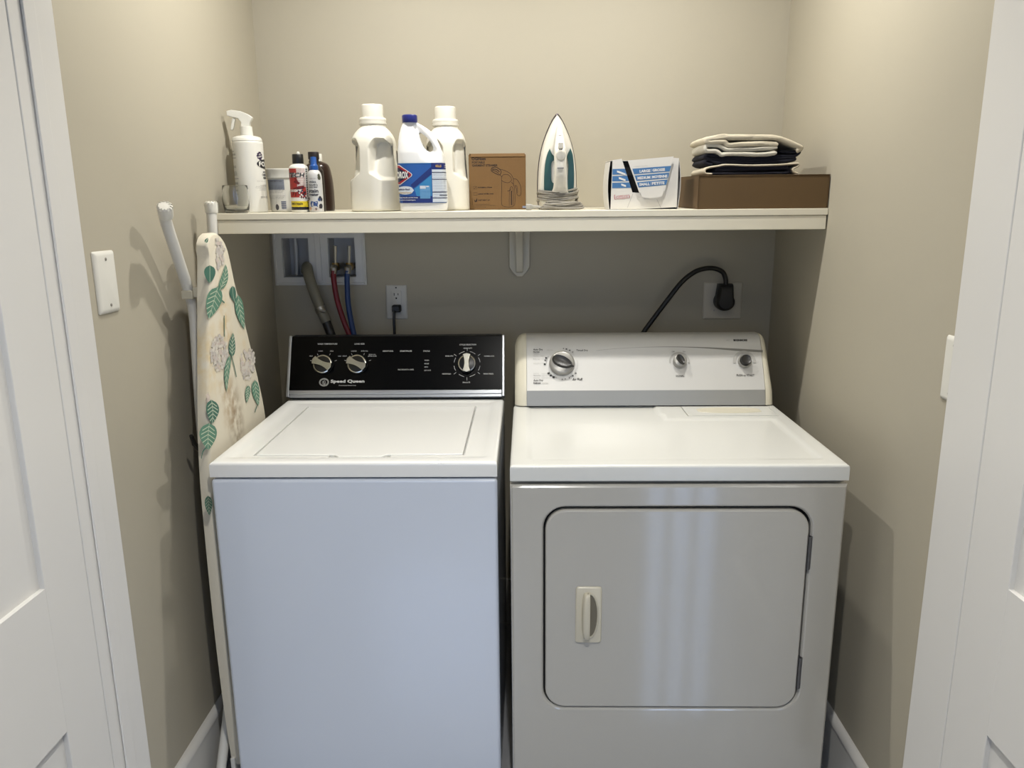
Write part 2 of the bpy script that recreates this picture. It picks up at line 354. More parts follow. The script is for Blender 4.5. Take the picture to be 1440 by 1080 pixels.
for tx, u, v, wd in (('HEAVY DUTY', -.1766, .1276, .026), ('NORMAL ECO', -.1118, .1029, .030), ('PERM PRESS', -.1137, .0480, .030), ('DELICATE', -.1798, .0221, .022), ('HANDWASH', -.2401, .0486, .026), ('RINSE SPIN', -.2324, .1036, .023)):
    mb.text(tx, u, v, .0038, wf, 0, o, wd=wd, bold=.01)
for a0, a1 in ((52, 78), (102, 128), (150, 172), (150+38, 210), (232, 258), (282, 308), (-30, -8), (8, 30)): mb.ring(-.1785, .0785, .0395, .0011, wf, 0, o, a0, a1, 8)
for a in (90, 38, -38, 218, 142, 270):
    c, s_ = math.cos(R(a)), math.sin(R(a)); mb.ribbon([(-.1785+.041*c, .0785+.041*s_), (-.1785+.050*c, .0785+.050*s_)], .001, wf, 0, o)
for ku in (-.6137, -.5099):
    for a in (62, 118, 160, 20):
        c, s_ = math.cos(R(a)), math.sin(R(a)); mb.ribbon([(ku+.0365*c, .079+.033*s_), (ku+.043*c, .079+.039*s_)], .0009, wf, 0, o)
mb.text('Speed Queen', -.589, .0262, .0125, wf, 0, o, wd=.102, al='L', bold=.035)
mb.text('Commercial Heavy Duty', -.538, .0140, .0042, wf, 0, o, wd=.052)
mb.ring(-.609, .0245, .0105, .0045, wf, 1, o, 0, 360, 28, 1.22); mb.ring(-.609, .0235, .0055, .0016, wf, 1, o, 20, 300, 20, .9)
mb.ribbon([(-.612, .028), (-.607, .018), (-.6, .0135)], .0032, wf, 1, o); mb.ribbon([(-.607, .031), (-.604, .02)], .0018, wf, 1, o)
wpart('panel_print', mb, [PRINTW, PRINTG], cp, smooth=0, recalc=False)['kind'] = 'stuff'
def knob(u, v, ang, r, name='knob'):
    """round skirt with a chrome waisted grip bar"""
    mb = MB(); fr = Matrix(((1, UV.x, NV.x), (0, UV.y, NV.y), (0, UV.z, NV.z))).to_4x4(); mt = Matrix.Translation(wf(u, v, .0025)) @ fr
    mb.lathe([(r, 0), (r, .006), (r*.93, .010), (r*.80, .011), (.0001, .011)], 40, mat=mt)
    k = wpart(name, mb, KNOBK)
    mb = MB(); mb.lathe([(r*.93, .0095), (r*.93, .0108), (r*.82, .0116), (r*.82, .0105)], 40, mat=mt); 
    mb.f = mb.f[:-2]; mb.m = mb.m[:-2]; wpart('chrome_ring', mb, CHROME, k)
    P = []
    for i in range(9):
        t = -1+2*i/8; P.append((t*r*.95, r*(.26+.20*t*t)))
    P = P+[(r*1.10, 0)]+[(p[0], -p[1]) for p in reversed(P)]+[(-r*1.10, 0)]
    c, s_ = math.cos(R(ang)), math.sin(R(ang)); mb = MB()
    top = [mt @ Vector((p[0]*c-p[1]*s_, p[0]*s_+p[1]*c, .024)) for p in P]; bot = [mt @ Vector((p[0]*c-p[1]*s_, p[0]*s_+p[1]*c, .010)) for p in P]
    top = [t.lerp(sum(top, Vector())/len(top), .06) for t in top]
    mb.loft([bot, top]); wpart('grip', mb, CHROME, k, bevel=.0012, seg=2)
knob(-.6137, .0785, -24, .030); knob(-.5099, .0785, -24, .030); knob(-.1785, .079, 90, .028)

# ---------------------------------------------------------------- clothes dryer
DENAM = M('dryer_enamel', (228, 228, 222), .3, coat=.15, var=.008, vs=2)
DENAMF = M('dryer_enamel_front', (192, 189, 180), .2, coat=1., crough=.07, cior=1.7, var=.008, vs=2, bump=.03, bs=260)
SILV = M('silver_panel', (216, 215, 211), .42, .2, var=.012, vs=3)
SILVD = M('silver_band', (172, 172, 168), .4, .3, var=.012, vs=3)
BISQ = M('cream_plastic', (229, 223, 202), .33, var=.01)
BISQ2 = M('bisque_handle', (212, 205, 184), .36, var=.01)
D0, D1, DY, DYB = -.0375, .7125, 1.622, 2.33
dr = thing('clothes_dryer', 'white front-loading clothes dryer with silver control panel, right of the washing machine', 'clothes dryer', ((D0+D1)/2, (DY+DYB)/2, 0)); dl = dr.location.copy()
def dpart(n, mb, m, parent=None, **k): return link_mesh(n, mb, m, parent or dr, dl, **k)
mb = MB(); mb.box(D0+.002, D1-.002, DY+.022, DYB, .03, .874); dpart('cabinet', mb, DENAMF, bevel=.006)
for x in (D0+.06, D1-.06):
    for yy in (DY+.07, DYB-.08):
        mb = MB(); mb.lathe([(.022, 0), (.024, .006), (.018, .012), (.009, .016), (.009, .034)], 16, (x, yy, 0)); dpart('foot', mb, BLACK)
# front with a rounded door opening
dx0, dx1, dz0, dz1 = .037, .639, .307, .817
inn = rrect(dx0, dx1, dz0, dz1, .050, 8); cx, cz = (dx0+dx1)/2, (dz0+dz1)/2
def outer(x0, x1, z0, z1):
    out = []
    for p in inn:
        a, b = p[0]-cx, p[1]-cz; t = min(((x1-cx)/a if a > 0 else (x0-cx)/a) if abs(a) > 1e-9 else 1e9, ((z1-cz)/b if b > 0 else (z0-cz)/b) if abs(b) > 1e-9 else 1e9)
        out.append((cx+a*t, cz+b*t))
    # snap the nearest points to the corners
    for c in ((x0, z0), (x1, z0), (x1, z1), (x0, z1)):
        i = min(range(len(out)), key=lambda k: (out[k][0]-c[0])**2+(out[k][1]-c[1])**2); out[i] = c
    return out
oo = outer(D0+.006, D1-.006, .041, .864); o2 = outer(D0, D1, .035, .870)
i2 = rrect(dx0-.006, dx1+.006, dz0-.006, dz1+.006, .055, 8)
mb = MB()
mb.loft([[(p[0], DY+.024, p[1]) for p in o2], [(p[0], DY+.007, p[1]) for p in o2], [(p[0]*.6+q[0]*.4, DY+.0025, p[1]*.6+q[1]*.4) for p, q in zip(o2, oo)], [(p[0], DY, p[1]) for p in oo], [(p[0], DY, p[1]) for p in i2], [(p[0]*.5+q[0]*.5, DY+.0015, p[1]*.5+q[1]*.5) for p, q in zip(i2, inn)], [(p[0], DY+.006, p[1]) for p in inn], [(p[0], DY+.022, p[1]) for p in inn]], caps=False)
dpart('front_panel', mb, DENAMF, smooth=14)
mb = MB(); mb.prism(inn, DY+.019, DY+.0215, 1); dpart('door_recess_shade', mb, SHADEK, smooth=0)  # black sheet paints the shade in the gap round the door
g = .0045
dor = [rrect(dx0+g+i, dx1-g-i*.9, dz0+g*.7+i, dz1-g*1.35-i, .047-i, 8) for i in (0, 0, .0015, .004)]
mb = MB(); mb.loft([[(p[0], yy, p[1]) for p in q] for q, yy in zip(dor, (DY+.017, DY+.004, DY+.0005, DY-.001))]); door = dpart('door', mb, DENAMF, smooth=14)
# handle: plate and cupped grip
mb = MB(); hp = [rrect(.1115+i, .1715-i, .483+i, .624-i, .006, 4) for i in (0, 0, .002)]
mb.loft([[(p[0], yy, p[1]) for p in q] for q, yy in zip(hp, (DY, DY-.004, DY-.006))]); hd = dpart('door_handle', mb, BISQ2, door, smooth=40); hd['label'] = 'cream plastic door handle'
POCK = M('handle_pocket_shade', (120, 113, 96), .6)  # darker cream: the shade of the finger pocket put into the colour
mb = MB(); N_ = 24
arc = [(.1405+.0225*math.sin(pi*i/N_)**.8, .5535-.0555*math.cos(pi*i/N_)) for i in range(N_+1)]
mb.prism(arc, DY-.0072, DY-.005, 1); dpart('finger_pocket_shade', mb, POCK, hd, smooth=0)
mb = MB(); secs = []                      # curved grip wall standing proud of the plate on the left of the pocket
for i in range(N_+1):
    t = i/N_; k = math.sin(pi*t)**.45 if 0 < t < 1 else 0; z_ = .5535-.0585*math.cos(pi*t); x1_ = .1435; x0_ = .1255+.012*(1-k)
    yo = DY-.006-.022*k; secs.append([(x0_, DY-.005, z_), (x0_+.0015, yo+.004*k, z_), (x0_+.005, yo, z_), (x1_-.004, yo, z_), (x1_, yo+.003*k, z_), (x1_+.0005, DY-.005, z_)])
mb.loft(secs); dpart('grip', mb, BISQ2, hd, smooth=50)
mb = MB(); mb.tube([(p[0], DY-.0075, p[1]) for p in arc], .0022, 8); dpart('pocket_rim', mb, BISQ2, hd)
for z0, z1 in ((.667, .747), (.362, .443)):
    mb = MB(); mb.box(.6345, .6425, DY-.0015, DY+.01, z0, z1); mb.tube([(.6375, DY-.002, z0), (.6375, DY-.002, z1)], .0032, 10); 
    for k in range(1, 4): mb.lathe([(.0037, -.0006), (.0037, .0006)], 10, (.6375, DY-.002, z0+(z1-z0)*k/4))
    dpart('hinge', mb, GREYM)
# top with a pressed field and the lint trap
TY1 = 2.155
def ztd(x, y):
    e = min(x-D0, D1-x, y-DY); z = WT
    if e < .007: z -= .007*(1-math.sqrt(max(0, 1-(1-e/.007)**2)))
    yb = 2.4 if x < .36 else 2.4-(2.4-2.012)*smst(.36, .375, x)
    d = min(x-.004, .668-x, y-1.665, yb-y); z -= .0042*smst(-.002, .009, d)
    if .4405 < x < .6885 and 2.0355 < y < 2.1395: z -= .004
    return z
xs = sorted(set(axis(D0, D1, 110, (.4405, .6885))) | {D0+a for a in (.0008, .002, .004)} | {D1-a for a in (.0008, .002, .004)}); ys = sorted(set(axis(DY, TY1, 90, (2.0355, 2.1395))) | {DY+a for a in (.0008, .002, .004)})
mb = MB(); hfield(mb, xs, ys, ztd, 0, .880); mb.box(D0+.004, D1-.004, TY1-.004, DYB, .880, .913); dpart('top', mb, DENAM, smooth=45)
mb = MB(); mb.box(.443, .686, 2.038, 2.137, .912, .9172); lt = dpart('lint_trap_lid', mb, DENAM, bevel=.0012)
mb = MB(); el = []
for k, zz in ((1., .9174), (.97, .9186), (.9, .9178), (.7, .9176)):
    el.append([(.566+.088*k*max(-1, min(1, 1.15*math.cos(2*pi*j/40))), 2.09+.030*k*math.sin(2*pi*j/40), zz) for j in range(40)])
mb.loft(el); dpart('finger_pull', mb, BISQ, lt, smooth=50)
# console: end caps and a shaped silver fascia
prof = [(2.140, .9195), (2.150, .962), (2.1615, .982), (2.19, 1.0315), (2.2035, 1.0555), (2.214, 1.075), (2.225, 1.092), (2.2345, 1.101), (2.247, 1.106), (2.262, 1.108)]
B2 = Vector((0, 2.150, .962)); T2 = Vector((0, 2.215, 1.075)); U2 = (T2-B2).normalized(); N2 = Vector((0, -U2.z, U2.y))
def df(u, v, o=0.): return tuple(Vector((u, 0, 0))+B2+U2*v+N2*o)
back = [(2.30, 1.106), (2.325, 1.09), (2.328, .9175)]
mb = MB(); mb.prism([(a+.004, b) for a, b in prof]+back, .0, .684, 0); con = dpart('console', mb, SILV, smooth=30)
def fascia(name, pr, u0, u1, m, off=0.):
    mb = MB(); P = [(a-off, b+off*.4) for a, b in pr]; P = P+[(a+.004, b-.001) for a, b in reversed(pr)]
    mb.prism(P, u0, u1, 0); return dpart(name, mb, m, con, smooth=35)
fascia('lower_band', prof[:2], .002, .682, SILVD, .001)
fascia('fascia', prof[1:], .002, .682, SILV, .001)
# raised brow over the fascia: its lower edge is a shallow arc
mb = MB(); n = 40
up = []; lo_ = []
for i in range(n+1):
    u = .205+(.686-.205)*i/n; t = (u-.205)/(.686-.205); v = .1205+.0115*math.sin(pi*min(1, t*1.02)**.8)*(1 if t < .75 else 1)-.004*t
    wd = .0005+.0065*smst(.05, .9, t); up.append((u, v+wd/2)); lo_.append((u, v-wd/2))
vs = [df(a, b, .0022) for a, b in up]+[df(a, b, .0016) for a, b in lo_]
mb.add(vs, [(i, i+1, n+2+i, n+1+i) for i in range(n)]); dpart('brow_groove', mb, M('brow_grey', (138, 137, 131), .4, .3), con, smooth=0)
for s, ua, ub in ((-1, D0+.004, .0005), (1, .6835, D1-.004)):
    mb = MB(); secs = []
    full = prof+back
    for i in range(9):
        t = i/8; u = (ub+(ua-ub)*t) if s < 0 else (ua+(ub-ua)*t); k = 1-math.sqrt(max(0, 1-(t*.98)**2.6)); sec = []
        for a, b in full:
            h = (b-.9175)/(1.108-.9175); zz = b-.045*k*max(0, h)**1.2; yy = a+.022*k*(1 if a < 2.27 else -1); sec.append((u-(.006*max(0, h-.15)*t if s > 0 else 0), yy, zz))
        secs.append(sec)
    mb.loft(secs); dpart('end_cap', mb, BISQ, con, smooth=40)
# knobs and print
DK = M('dryer_knob_dark', (44, 43, 41), .35); DG = M('dryer_knob_grey', (168, 166, 160), .3, .3)
fr2 = Matrix(((1, U2.x, N2.x), (0, U2.y, N2.y), (0, U2.z, N2.z))).to_4x4()
def dknob(u, v, r, ang, pointer):
    mt = Matrix.Translation(df(u, v, .001)) @ fr2; mb = MB()
    mb.lathe([(r, 0), (r*1.02, .004), (r*.98, .014), (r*.90, .0175), (r*.80, .0185), (.0001, .0185)], 44, mat=mt); k = dpart('knob', mb, DG)
    mb = MB(); c, s_ = math.cos(R(ang)), math.sin(R(ang))
    P = [(.86*r*math.cos(2*pi*i/28), .46*r*math.sin(2*pi*i/28)*(1-.12*math.cos(2*pi*i/28))) for i in range(28)]
    if pointer: P[0] = (1.02*r, 0)
    secs = [[mt @ Vector(((p[0]*c-p[1]*s_)*q, (p[0]*s_+p[1]*c)*q, h)) for p in P] for q, h in ((1., .0175), (.97, .026), (.85, .030), (.5, .0275), (.1, .027))]
    mb.loft(secs); dpart('grip', mb, DK, k, smooth=40)
dknob(.1035, .0805, .0365, -24, True); dknob(.4435, .0850, .0195, -58, False)
mt = Matrix.Translation(df(.6305, .0845, .001)) @ fr2
mb = MB(); mb.lathe([(.0195, 0), (.0195, .008), (.0175, .011), (.016, .011), (.016, .006)], 36, mat=mt); k = dpart('start_button', mb, DG)
mb = MB(); mb.lathe([(.0145, .006), (.0145, .022), (.0135, .0238), (.0115, .0225), (.0001, .0218)], 36, mat=mt); dpart('button_cap', mb, DK, k)
mb = MB(); o = .0030
mb.ring(.4435, .0850, .0275, .005, df, 1, o, -8, 188, 26); mb.ring(.6305, .0845, .0290, .008, df, 1, o, -8, 188, 26)
mb.text('SIGNAL', .4421, .0420, .0052, df, 0, o, wd=.024, bold=.02); mb.text('PUSH to START', .6297, .0432, .0060, df, 0, o, wd=.051, bold=.02)
mb.text('Off', .427, .116, .0040, df, 0, o, wd=.008); mb.text('On', .4585, .116, .0040, df, 0, o, wd=.007)
mb.text('Auto Dry', .0205, .1240, .0075, df, 0, o, al='L', wd=.028, bold=.02); mb.text('Normal', .0205, .1175, .0042, df, 0, o, al='L', wd=.018, bold=.03)
for tx, v, wd in (('Cottons', .1122, .017), ('Very Dry', .1045, .014), ('Dry', .0953, .020), ('Less Dry', .0822, .021)): mb.text(tx, .0205, v, .0038, df, 2, o, al='L', wd=wd)
for tx, v, wd in (('Less Dry', .0512, .016), ('Normal Dry', .0450, .021), ('More Dry', .0378, .018)): mb.text(tx, .0205, v, .0038, df, 0 if 'N' in tx else 2, o, al='L', wd=wd)
mb.text('Auto Dry', .0205, .0300, .0072, df, 0, o, al='L', wd=.028, bold=.02); mb.text('Delicate', .0205, .0225, .0050, df, 0, o, al='L', wd=.021, bold=.03); mb.text('Low Heat', .0455, .0225, .0038, df, 2, o, al='L', wd=.017)
mb.text('Timed Dry', .163, .1208, .0068, df, 0, o, wd=.034, bold=.02); mb.text('Air Fluff', .1475, .0337, .0068, df, 0, o, wd=.029, bold=.02)
mb.text('High Heat', .069, .1225, .0036, df, 2, o, wd=.018)
for a0, a1, mi in ((148, 180, 0), (212, 250, 0), (40, 72, 2), (-62, -30, 2), (-22, 14, 2)): mb.ring(.1035, .0805, .0455, .0008, df, mi, o, a0, a1, 10)
for a, sz in ((157, .0052), (166, .0042), (181, .006), (218, .0062), (229, .006), (240, .0066), (62, .004), (74, .0044), (84, .003), (50, .003), (-38, .0036), (-52, .0042), (-66, .003), (-80, .003), (270, .003)):
    c, s_ = math.cos(R(a)), math.sin(R(a)); u, v = .1035+.0500*c, .0805+.0470*s_; mb.rect(u-sz/2, u+sz/2, v-sz*.42, v+sz*.42, df, 0, o)
for v, a in ((.1045, .052), (.0953, .055), (.0822, .055), (.0512, .062), (.0450, .066), (.0378, .073)): mb.ribbon([(.043, v), (a, v)], .0006, df, 2, o)
# maker's badge on the brow
def df2(u, v, o=0.):
    a, b = Vector((0, 2.214, 1.075)), Vector((0, 2.2345, 1.101)); d = (b-a).normalized(); n_ = Vector((0, -d.z, d.y)); return tuple(Vector((u, 0, 0))+a+d*v+n_*(o+.001))
mb.rect(.6045, .6095, .0175, .0235, df2, 0, o); mb.text('KENMORE', .6105, .0205, .0062, df2, 0, o, al='L', wd=.034, bold=.05); mb.text('HE2', .588, .0205, .0040, df2, 2, o, wd=.009)
dpart('panel_print', mb, [PRINTK, M('button_halo', (186, 184, 178), .5), PRINTG], con, smooth=0, recalc=False)['kind'] = 'stuff'

# ---------------------------------------------------------------- shelf and bracket
TILT = .020
def shz(y): return 1.4685+(y-2.2)*TILT
SY0, SY1 = 2.118, YB-.002
sh = thing('wall_shelf', 'cream painted wooden shelf spanning the closet above both machines', 'shelf', (-.015, (SY0+SY1)/2, 1.41))
mb = MB(); P = [(SY0, shz(SY0)-.0175), (SY0, shz(SY0)), (SY1, shz(SY1)), (SY1, shz(SY1)-.0175)]
mb.prism(P, XL+.001, XR-.001, 0); link_mesh('board', mb, SHELFP, sh, sh.location, bevel=.0015, seg=2)
mb = MB(); mb.box(XL+.001, XR-.004, SY0+.002, SY0+.040, 1.412, shz(SY0)-.0185); link_mesh('front_strip', mb, SHELFP, sh, sh.location, bevel=.0015, seg=2)
mb = MB(); mb.box(XL+.001, XR-.001, SY1-.020, SY1, 1.41, shz(SY1)-.019); link_mesh('rear_cleat', mb, SHELFP, sh, sh.location, bevel=.0015, seg=2)
br = thing('shelf_bracket', 'white painted bracket with pointed foot under the middle of the shelf', 'bracket', (-.0205, YB, 1.25))
P = [(-.054, 1.409), (.013, 1.409), (.013, 1.287), (.004, 1.272), (-.012, 1.2555), (-.029, 1.2555), (-.045, 1.272), (-.054, 1.287)]
BRP = M('bracket_paint', (214, 208, 190), .45)
mb = MB(); mb.prism(P, YB-.012, YB-.0005, 1); link_mesh('back_plate', mb, BRP, br, br.location, bevel=.003)
mb = MB(); pts = [(YB-.012, 1.268)]
out = [(YB-.012, 1.268), (YB-.022, 1.272), (YB-.030, 1.290), (YB-.036, 1.320), (YB-.055, 1.360), (YB-.10, 1.392), (YB-.17, 1.402), (YB-.24, 1.406), (YB-.24, 1.4095), (YB-.012, 1.4095)]
mb.prism(out, -.0315, -.0095, 0); link_mesh('arm', mb, BRP, br, br.location, bevel=.004)
# ---------------------------------------------------------------- wall plates
def plate(name, label, cat, wx, s, y0, y1, z0, z1, group):
    t = thing(name, label, cat, (wx, (y0+y1)/2, z0), group=group); mb = MB()
    def rc(i, d): return [(wx+s*d, a, b) for a, b in rrect(y0+i, y1-i, z0+i, z1-i, .004, 4)]
    mb.loft([rc(0, .0003), rc(0, .002), rc(.002, .0045), rc(.006, .0065), rc(.009, .007)]); link_mesh('cover_plate', mb, WHITEP, t, t.location, smooth=40)
    for zz in (z0+.016, z1-.016):
        yc = (y0+y1)/2; mb = MB(); mt = Matrix.Translation((wx+s*.007, yc, zz)) @ Matrix.Rotation(R(90)*s, 4, 'Y')
        mb.lathe([(.0032, 0), (.0030, .0010), (.0018, .0014), (.0001, .0014)], 14, mat=mt); sc = link_mesh('screw', mb, M('plate_screw', (170, 166, 158), .35, .5), t, t.location)
plate('blank_wall_plate', 'white blank cover plate on the left wall above the ironing board leg', 'wall plate', XL, 1, 1.487, 1.564, 1.2745, 1.3975, 'blank wall plates')
plate('blank_wall_plate', 'white blank cover plate on the right wall, half hidden by the door frame', 'wall plate', XR, -1, 1.400, 1.470, 1.105, 1.230, 'blank wall plates')
# ---------------------------------------------------------------- laundry supply box with valves and hoses
BOXP = M('outlet_box_plastic', (222, 222, 220), .45, var=.02)
ob = thing('washer_outlet_box', 'white plastic recessed washer supply box on the back wall under the shelf', 'outlet box', (-.677, YB, 1.232))
x0, x1, z0, z1 = -.829, -.5265, 1.232, 1.405
fw = .010
mb = MB(); holes = [(-.800, -.712, 1.258, 1.386), (-.648, -.560, 1.258, 1.386)]
# raised face frame built from strips round two openings
zs0, zs1 = holes[0][2], holes[0][3]
for a, b, c, d in ((x0, x1, z0, zs0), (x0, x1, zs1, z1), (x0, holes[0][0], zs0, zs1), (holes[0][1], holes[1][0], zs0, zs1), (holes[1][1], x1, zs0, zs1)): mb.box(a, b, YB-fw, YB-.0005, c, d)
link_mesh('face_frame', mb, BOXP, ob, ob.location, smooth=0)
mb = MB(); mb.box(x0+.003, x0+.009, YB-fw-.004, YB-fw+.001, z0, z1); mb.box(x1-.009, x1-.003, YB-fw-.004, YB-fw+.001, z0, z1); mb.box(x0+.003, x1-.003, YB-fw-.004, YB-fw+.001, z0+.003, z0+.009); mb.box(-.690, -.672, YB-fw-.004, YB-fw+.001, zs0-.012, z1)
link_mesh('raised_lip', mb, BOXP, ob, ob.location, bevel=.0015, seg=2)
for (a, b, c, d) in holes:      # deep trays let into the wall
    mb = MB(); yb_ = YB+.075
    mb.box(a, b, yb_, yb_+.002, c, d); mb.box(a, a+.0015, YB-.001, yb_, c, d); mb.box(b-.0015, b, YB-.001, yb_, c, d); mb.box(a, b, YB-.001, yb_, c, c+.0015); mb.box(a, b, YB-.001, yb_, d-.0015, d)
    link_mesh('tray', mb, M('tray_plastic', (196, 197, 198), .5), ob, ob.location, smooth=0)
mb = MB(); mb.tube(spline([(-.772, YB+.05, 1.384), (-.771, YB+.05, 1.33), (-.774, YB+.05, 1.262)]), .006, 8); link_mesh('drain_standpipe', mb, BOXP, ob, ob.location)
BRASS = M('valve_brass', (150, 128, 84), .35, .9, var=.1, vs=60)
for vx, hcol, hn in ((-.6195, (148, 12, 30), 'red'), (-.5745, (18, 58, 128), 'blue')):
    v = thing('shutoff_valve', 'metal shutoff valve with upright lever feeding the %s hose' % hn, 'valve', (vx, YB-.01, 1.285), group='washer supply valves')
    mb = MB(); mb.tube([(vx, YB+.06, 1.292), (vx, YB-.050, 1.292)], .010, 14); mb.lathe([(.012, -.012), (.013, 0), (.012, .012)], 12, (vx, YB-.034, 1.295)); link_mesh('valve_body', mb, BRASS, v, v.location)
    mb = MB(); mb.tube([(vx, YB-.040, 1.302), (vx+.002, YB-.041, 1.330), (vx+.004, YB-.043, 1.362)], [.0045, .0055, .0065], 10); link_mesh('lever', mb, STEEL, v, v.location)
    mb = MB(); mb.tube([(vx-.001, YB-.050, 1.292), (vx-.001, YB-.060, 1.286), (vx-.001, YB-.064, 1.272)], [.012, .0125, .0105], 12); link_mesh('coupling', mb, STEEL, v, v.location)
HR = M('red_hose_rubber', (112, 10, 26), .45); HB = M('blue_hose_rubber', (16, 54, 108), .45)
def hose(name, label, pts, r, m, k=8, loc=None):
    mb = MB(); P = spline(pts, k); mb.tube(P, r, 14); l = Vector(pts[-1]); o = link_mesh(name, mb, m, None, l, loc=l); return tag(o, label, 'hose')
hose('water_hose', 'red rubber water hose hanging from the supply box behind the washing machine', [(-.6205, 2.486, 1.283), (-.620, 2.482, 1.255), (-.612, 2.478, 1.19), (-.592, 2.47, 1.12), (-.565, 2.46, 1.04), (-.55, 2.44, .9), (-.55, 2.39, .80)], .0088, HR)
hose('water_hose', 'blue rubber water hose hanging from the supply box beside the red one', [(-.5755, 2.486, 1.283), (-.577, 2.482, 1.25), (-.577, 2.478, 1.18), (-.567, 2.47, 1.11), (-.553, 2.46, 1.04), (-.525, 2.44, .9), (-.50, 2.39, .80)], .0088, HB)
dh = thing('drain_hose', 'grey drain hose with metal clamp running from the supply box to the washer', 'hose', (-.60, 2.45, .95))
P = spline([(-.742, 2.600, 1.268), (-.730, 2.570, 1.288), (-.718, 2.532, 1.290), (-.706, 2.505, 1.262), (-.688, 2.492, 1.21), (-.666, 2.482, 1.155), (-.650, 2.476, 1.118)], 8)
mb = MB(); mb.tube(P, [.012, .014]+[.0175]*(len(P)-2), 16); link_mesh('hose_upper', mb, M('grey_hose', (128, 124, 108), .55), dh, dh.location)
P = spline([(-.654, 2.478, 1.126), (-.636, 2.470, 1.075), (-.615, 2.46, 1.01), (-.59, 2.44, .93), (-.57, 2.40, .86)], 8)
mb = MB(); mb.tube(P, .0150, 14); link_mesh('hose_lower', mb, BLACK, dh, dh.location)
mb = MB(); a = Vector((-.671, 2.484, 1.165)); b = Vector((-.664, 2.481, 1.149)); mb.tube([a, b], .0188, 18); mb.tube([a+Vector((.004, -.019, -.008)), a+Vector((.022, -.018, -.012))], .0045, 8); link_mesh('hose_clamp', mb, STEEL, dh, dh.location)
# ---------------------------------------------------------------- sockets
so = thing('duplex_outlet', 'white duplex wall socket on the back wall behind the washing machine', 'outlet', (-.4305, YB, 1.118))
SOCK = M('socket_plastic', (212, 210, 202), .4)
mb = MB()
def rcb(x0, x1, z0, z1, i, d, r=.004): return [(a, YB-d, b) for a, b in rrect(x0+i, x1-i, z0+i, z1-i, r, 4)]
mb.loft([rcb(-.4655, -.3955, 1.1165, 1.2305, i, d) for i, d in ((0, .0003), (0, .002), (.002, .0045), (.005, .0055))]); link_mesh('cover_plate', mb, SOCK, so, so.location, smooth=40)
mb = MB(); mb.loft([rcb(-.4475, -.4135, 1.135, 1.212, i, d, .002) for i, d in ((0, .005), (0, .0075), (.001, .008))]); link_mesh('receptacle', mb, SOCK, so, so.location, smooth=40)
mb = MB()
for dx, dz, w_, h_ in ((-.0065, .010, .0022, .009), (.0065, .010, .0022, .007), (0, -.003, .005, .005)): mb.box(-.4305+dx-w_/2, -.4305+dx+w_/2, YB-.0084, YB-.0078, 1.190+dz-h_/2, 1.190+dz+h_/2)
mb.box(-.433, -.428, YB-.0062, YB-.005, 1.2195, 1.2235); link_mesh('slots', mb, SHADEK, so, so.location, smooth=0)
pc = thing('washer_power_cord', 'black power cord plugged into the duplex socket behind the washer', 'cord', (-.432, 2.53, .9))
mb = MB(); mb.loft([[(a, 2.542-d, b) for a, b in rrect(-.4435+i, -.4145-i, 1.142+i, 1.166-i, .005, 4)] for i, d in ((0, 0), (0, .018), (.004, .026))]); link_mesh('plug', mb, BLACK, pc, pc.location, smooth=50)
mb = MB(); mb.tube(spline([(-.432, 2.526, 1.150), (-.435, 2.515, 1.140), (-.436, 2.512, 1.10), (-.435, 2.505, 1.02), (-.43, 2.47, .90), (-.42, 2.40, .82)]), .0047, 10); link_mesh('cable', mb, BLACK, pc, pc.location)
d2 = thing('dryer_outlet', 'square greige cover plate of the dryer socket on the back wall', 'outlet', (.649, YB, 1.11))
PLG = M('painted_plate', (206, 199, 182), .5)
mb = MB(); mb.loft([rcb(.585, .713, 1.110, 1.232, i, d) for i, d in ((0, .0003), (0, .002), (.002, .0045), (.005, .0055))]); link_mesh('cover_plate', mb, PLG, d2, d2.location, smooth=40)
mb = MB(); mb.prism([(.649+.031*math.cos(2*pi*i/32), 1.172+.031*math.sin(2*pi*i/32)) for i in range(32)], YB-.010, YB-.005, 1); link_mesh('receptacle', mb, BLACK, d2, d2.location)
mb = MB(); mb.tube([(.622, YB-.005, 1.140), (.622, YB-.0075, 1.140)], .0028, 12); link_mesh('screw', mb, STEEL, d2, d2.location)
dc = thing('dryer_power_cord', 'thick black dryer power cord arching from its plug to behind the dryer', 'cord', (.5, 2.5, 1.0))
mb = MB(); secs = []
for yy, k in ((YB-.011, 1), (YB-.030, 1), (YB-.046, .92), (YB-.052, .7)):
    P = [(.649+.032*k*math.cos(R(a)), 1.171+.030*k*math.sin(R(a))) for a in range(150, 391, 12)]+[(.649+.024*k, 1.171+.058*k), (.649-.022*k, 1.171+.058*k)]
    secs.append([(p[0], yy, p[1]) for p in P])
mb.loft(secs); link_mesh('plug', mb, BLACK, dc, dc.location, smooth=40)
mb = MB(); mb.tube(spline([(.650, YB-.03, 1.222), (.648, YB-.032, 1.245), (.636, YB-.035, 1.268), (.608, YB-.040, 1.280), (.575, YB-.045, 1.280), (.540, YB-.05, 1.268), (.500, YB-.055, 1.236), (.455, YB-.06, 1.178), (.415, YB-.065, 1.124), (.375, YB-.07, 1.066), (.33, YB-.08, .98), (.30, YB-.12, .90)], 8), .0078, 14); link_mesh('cable', mb, BLACK, dc, dc.location)
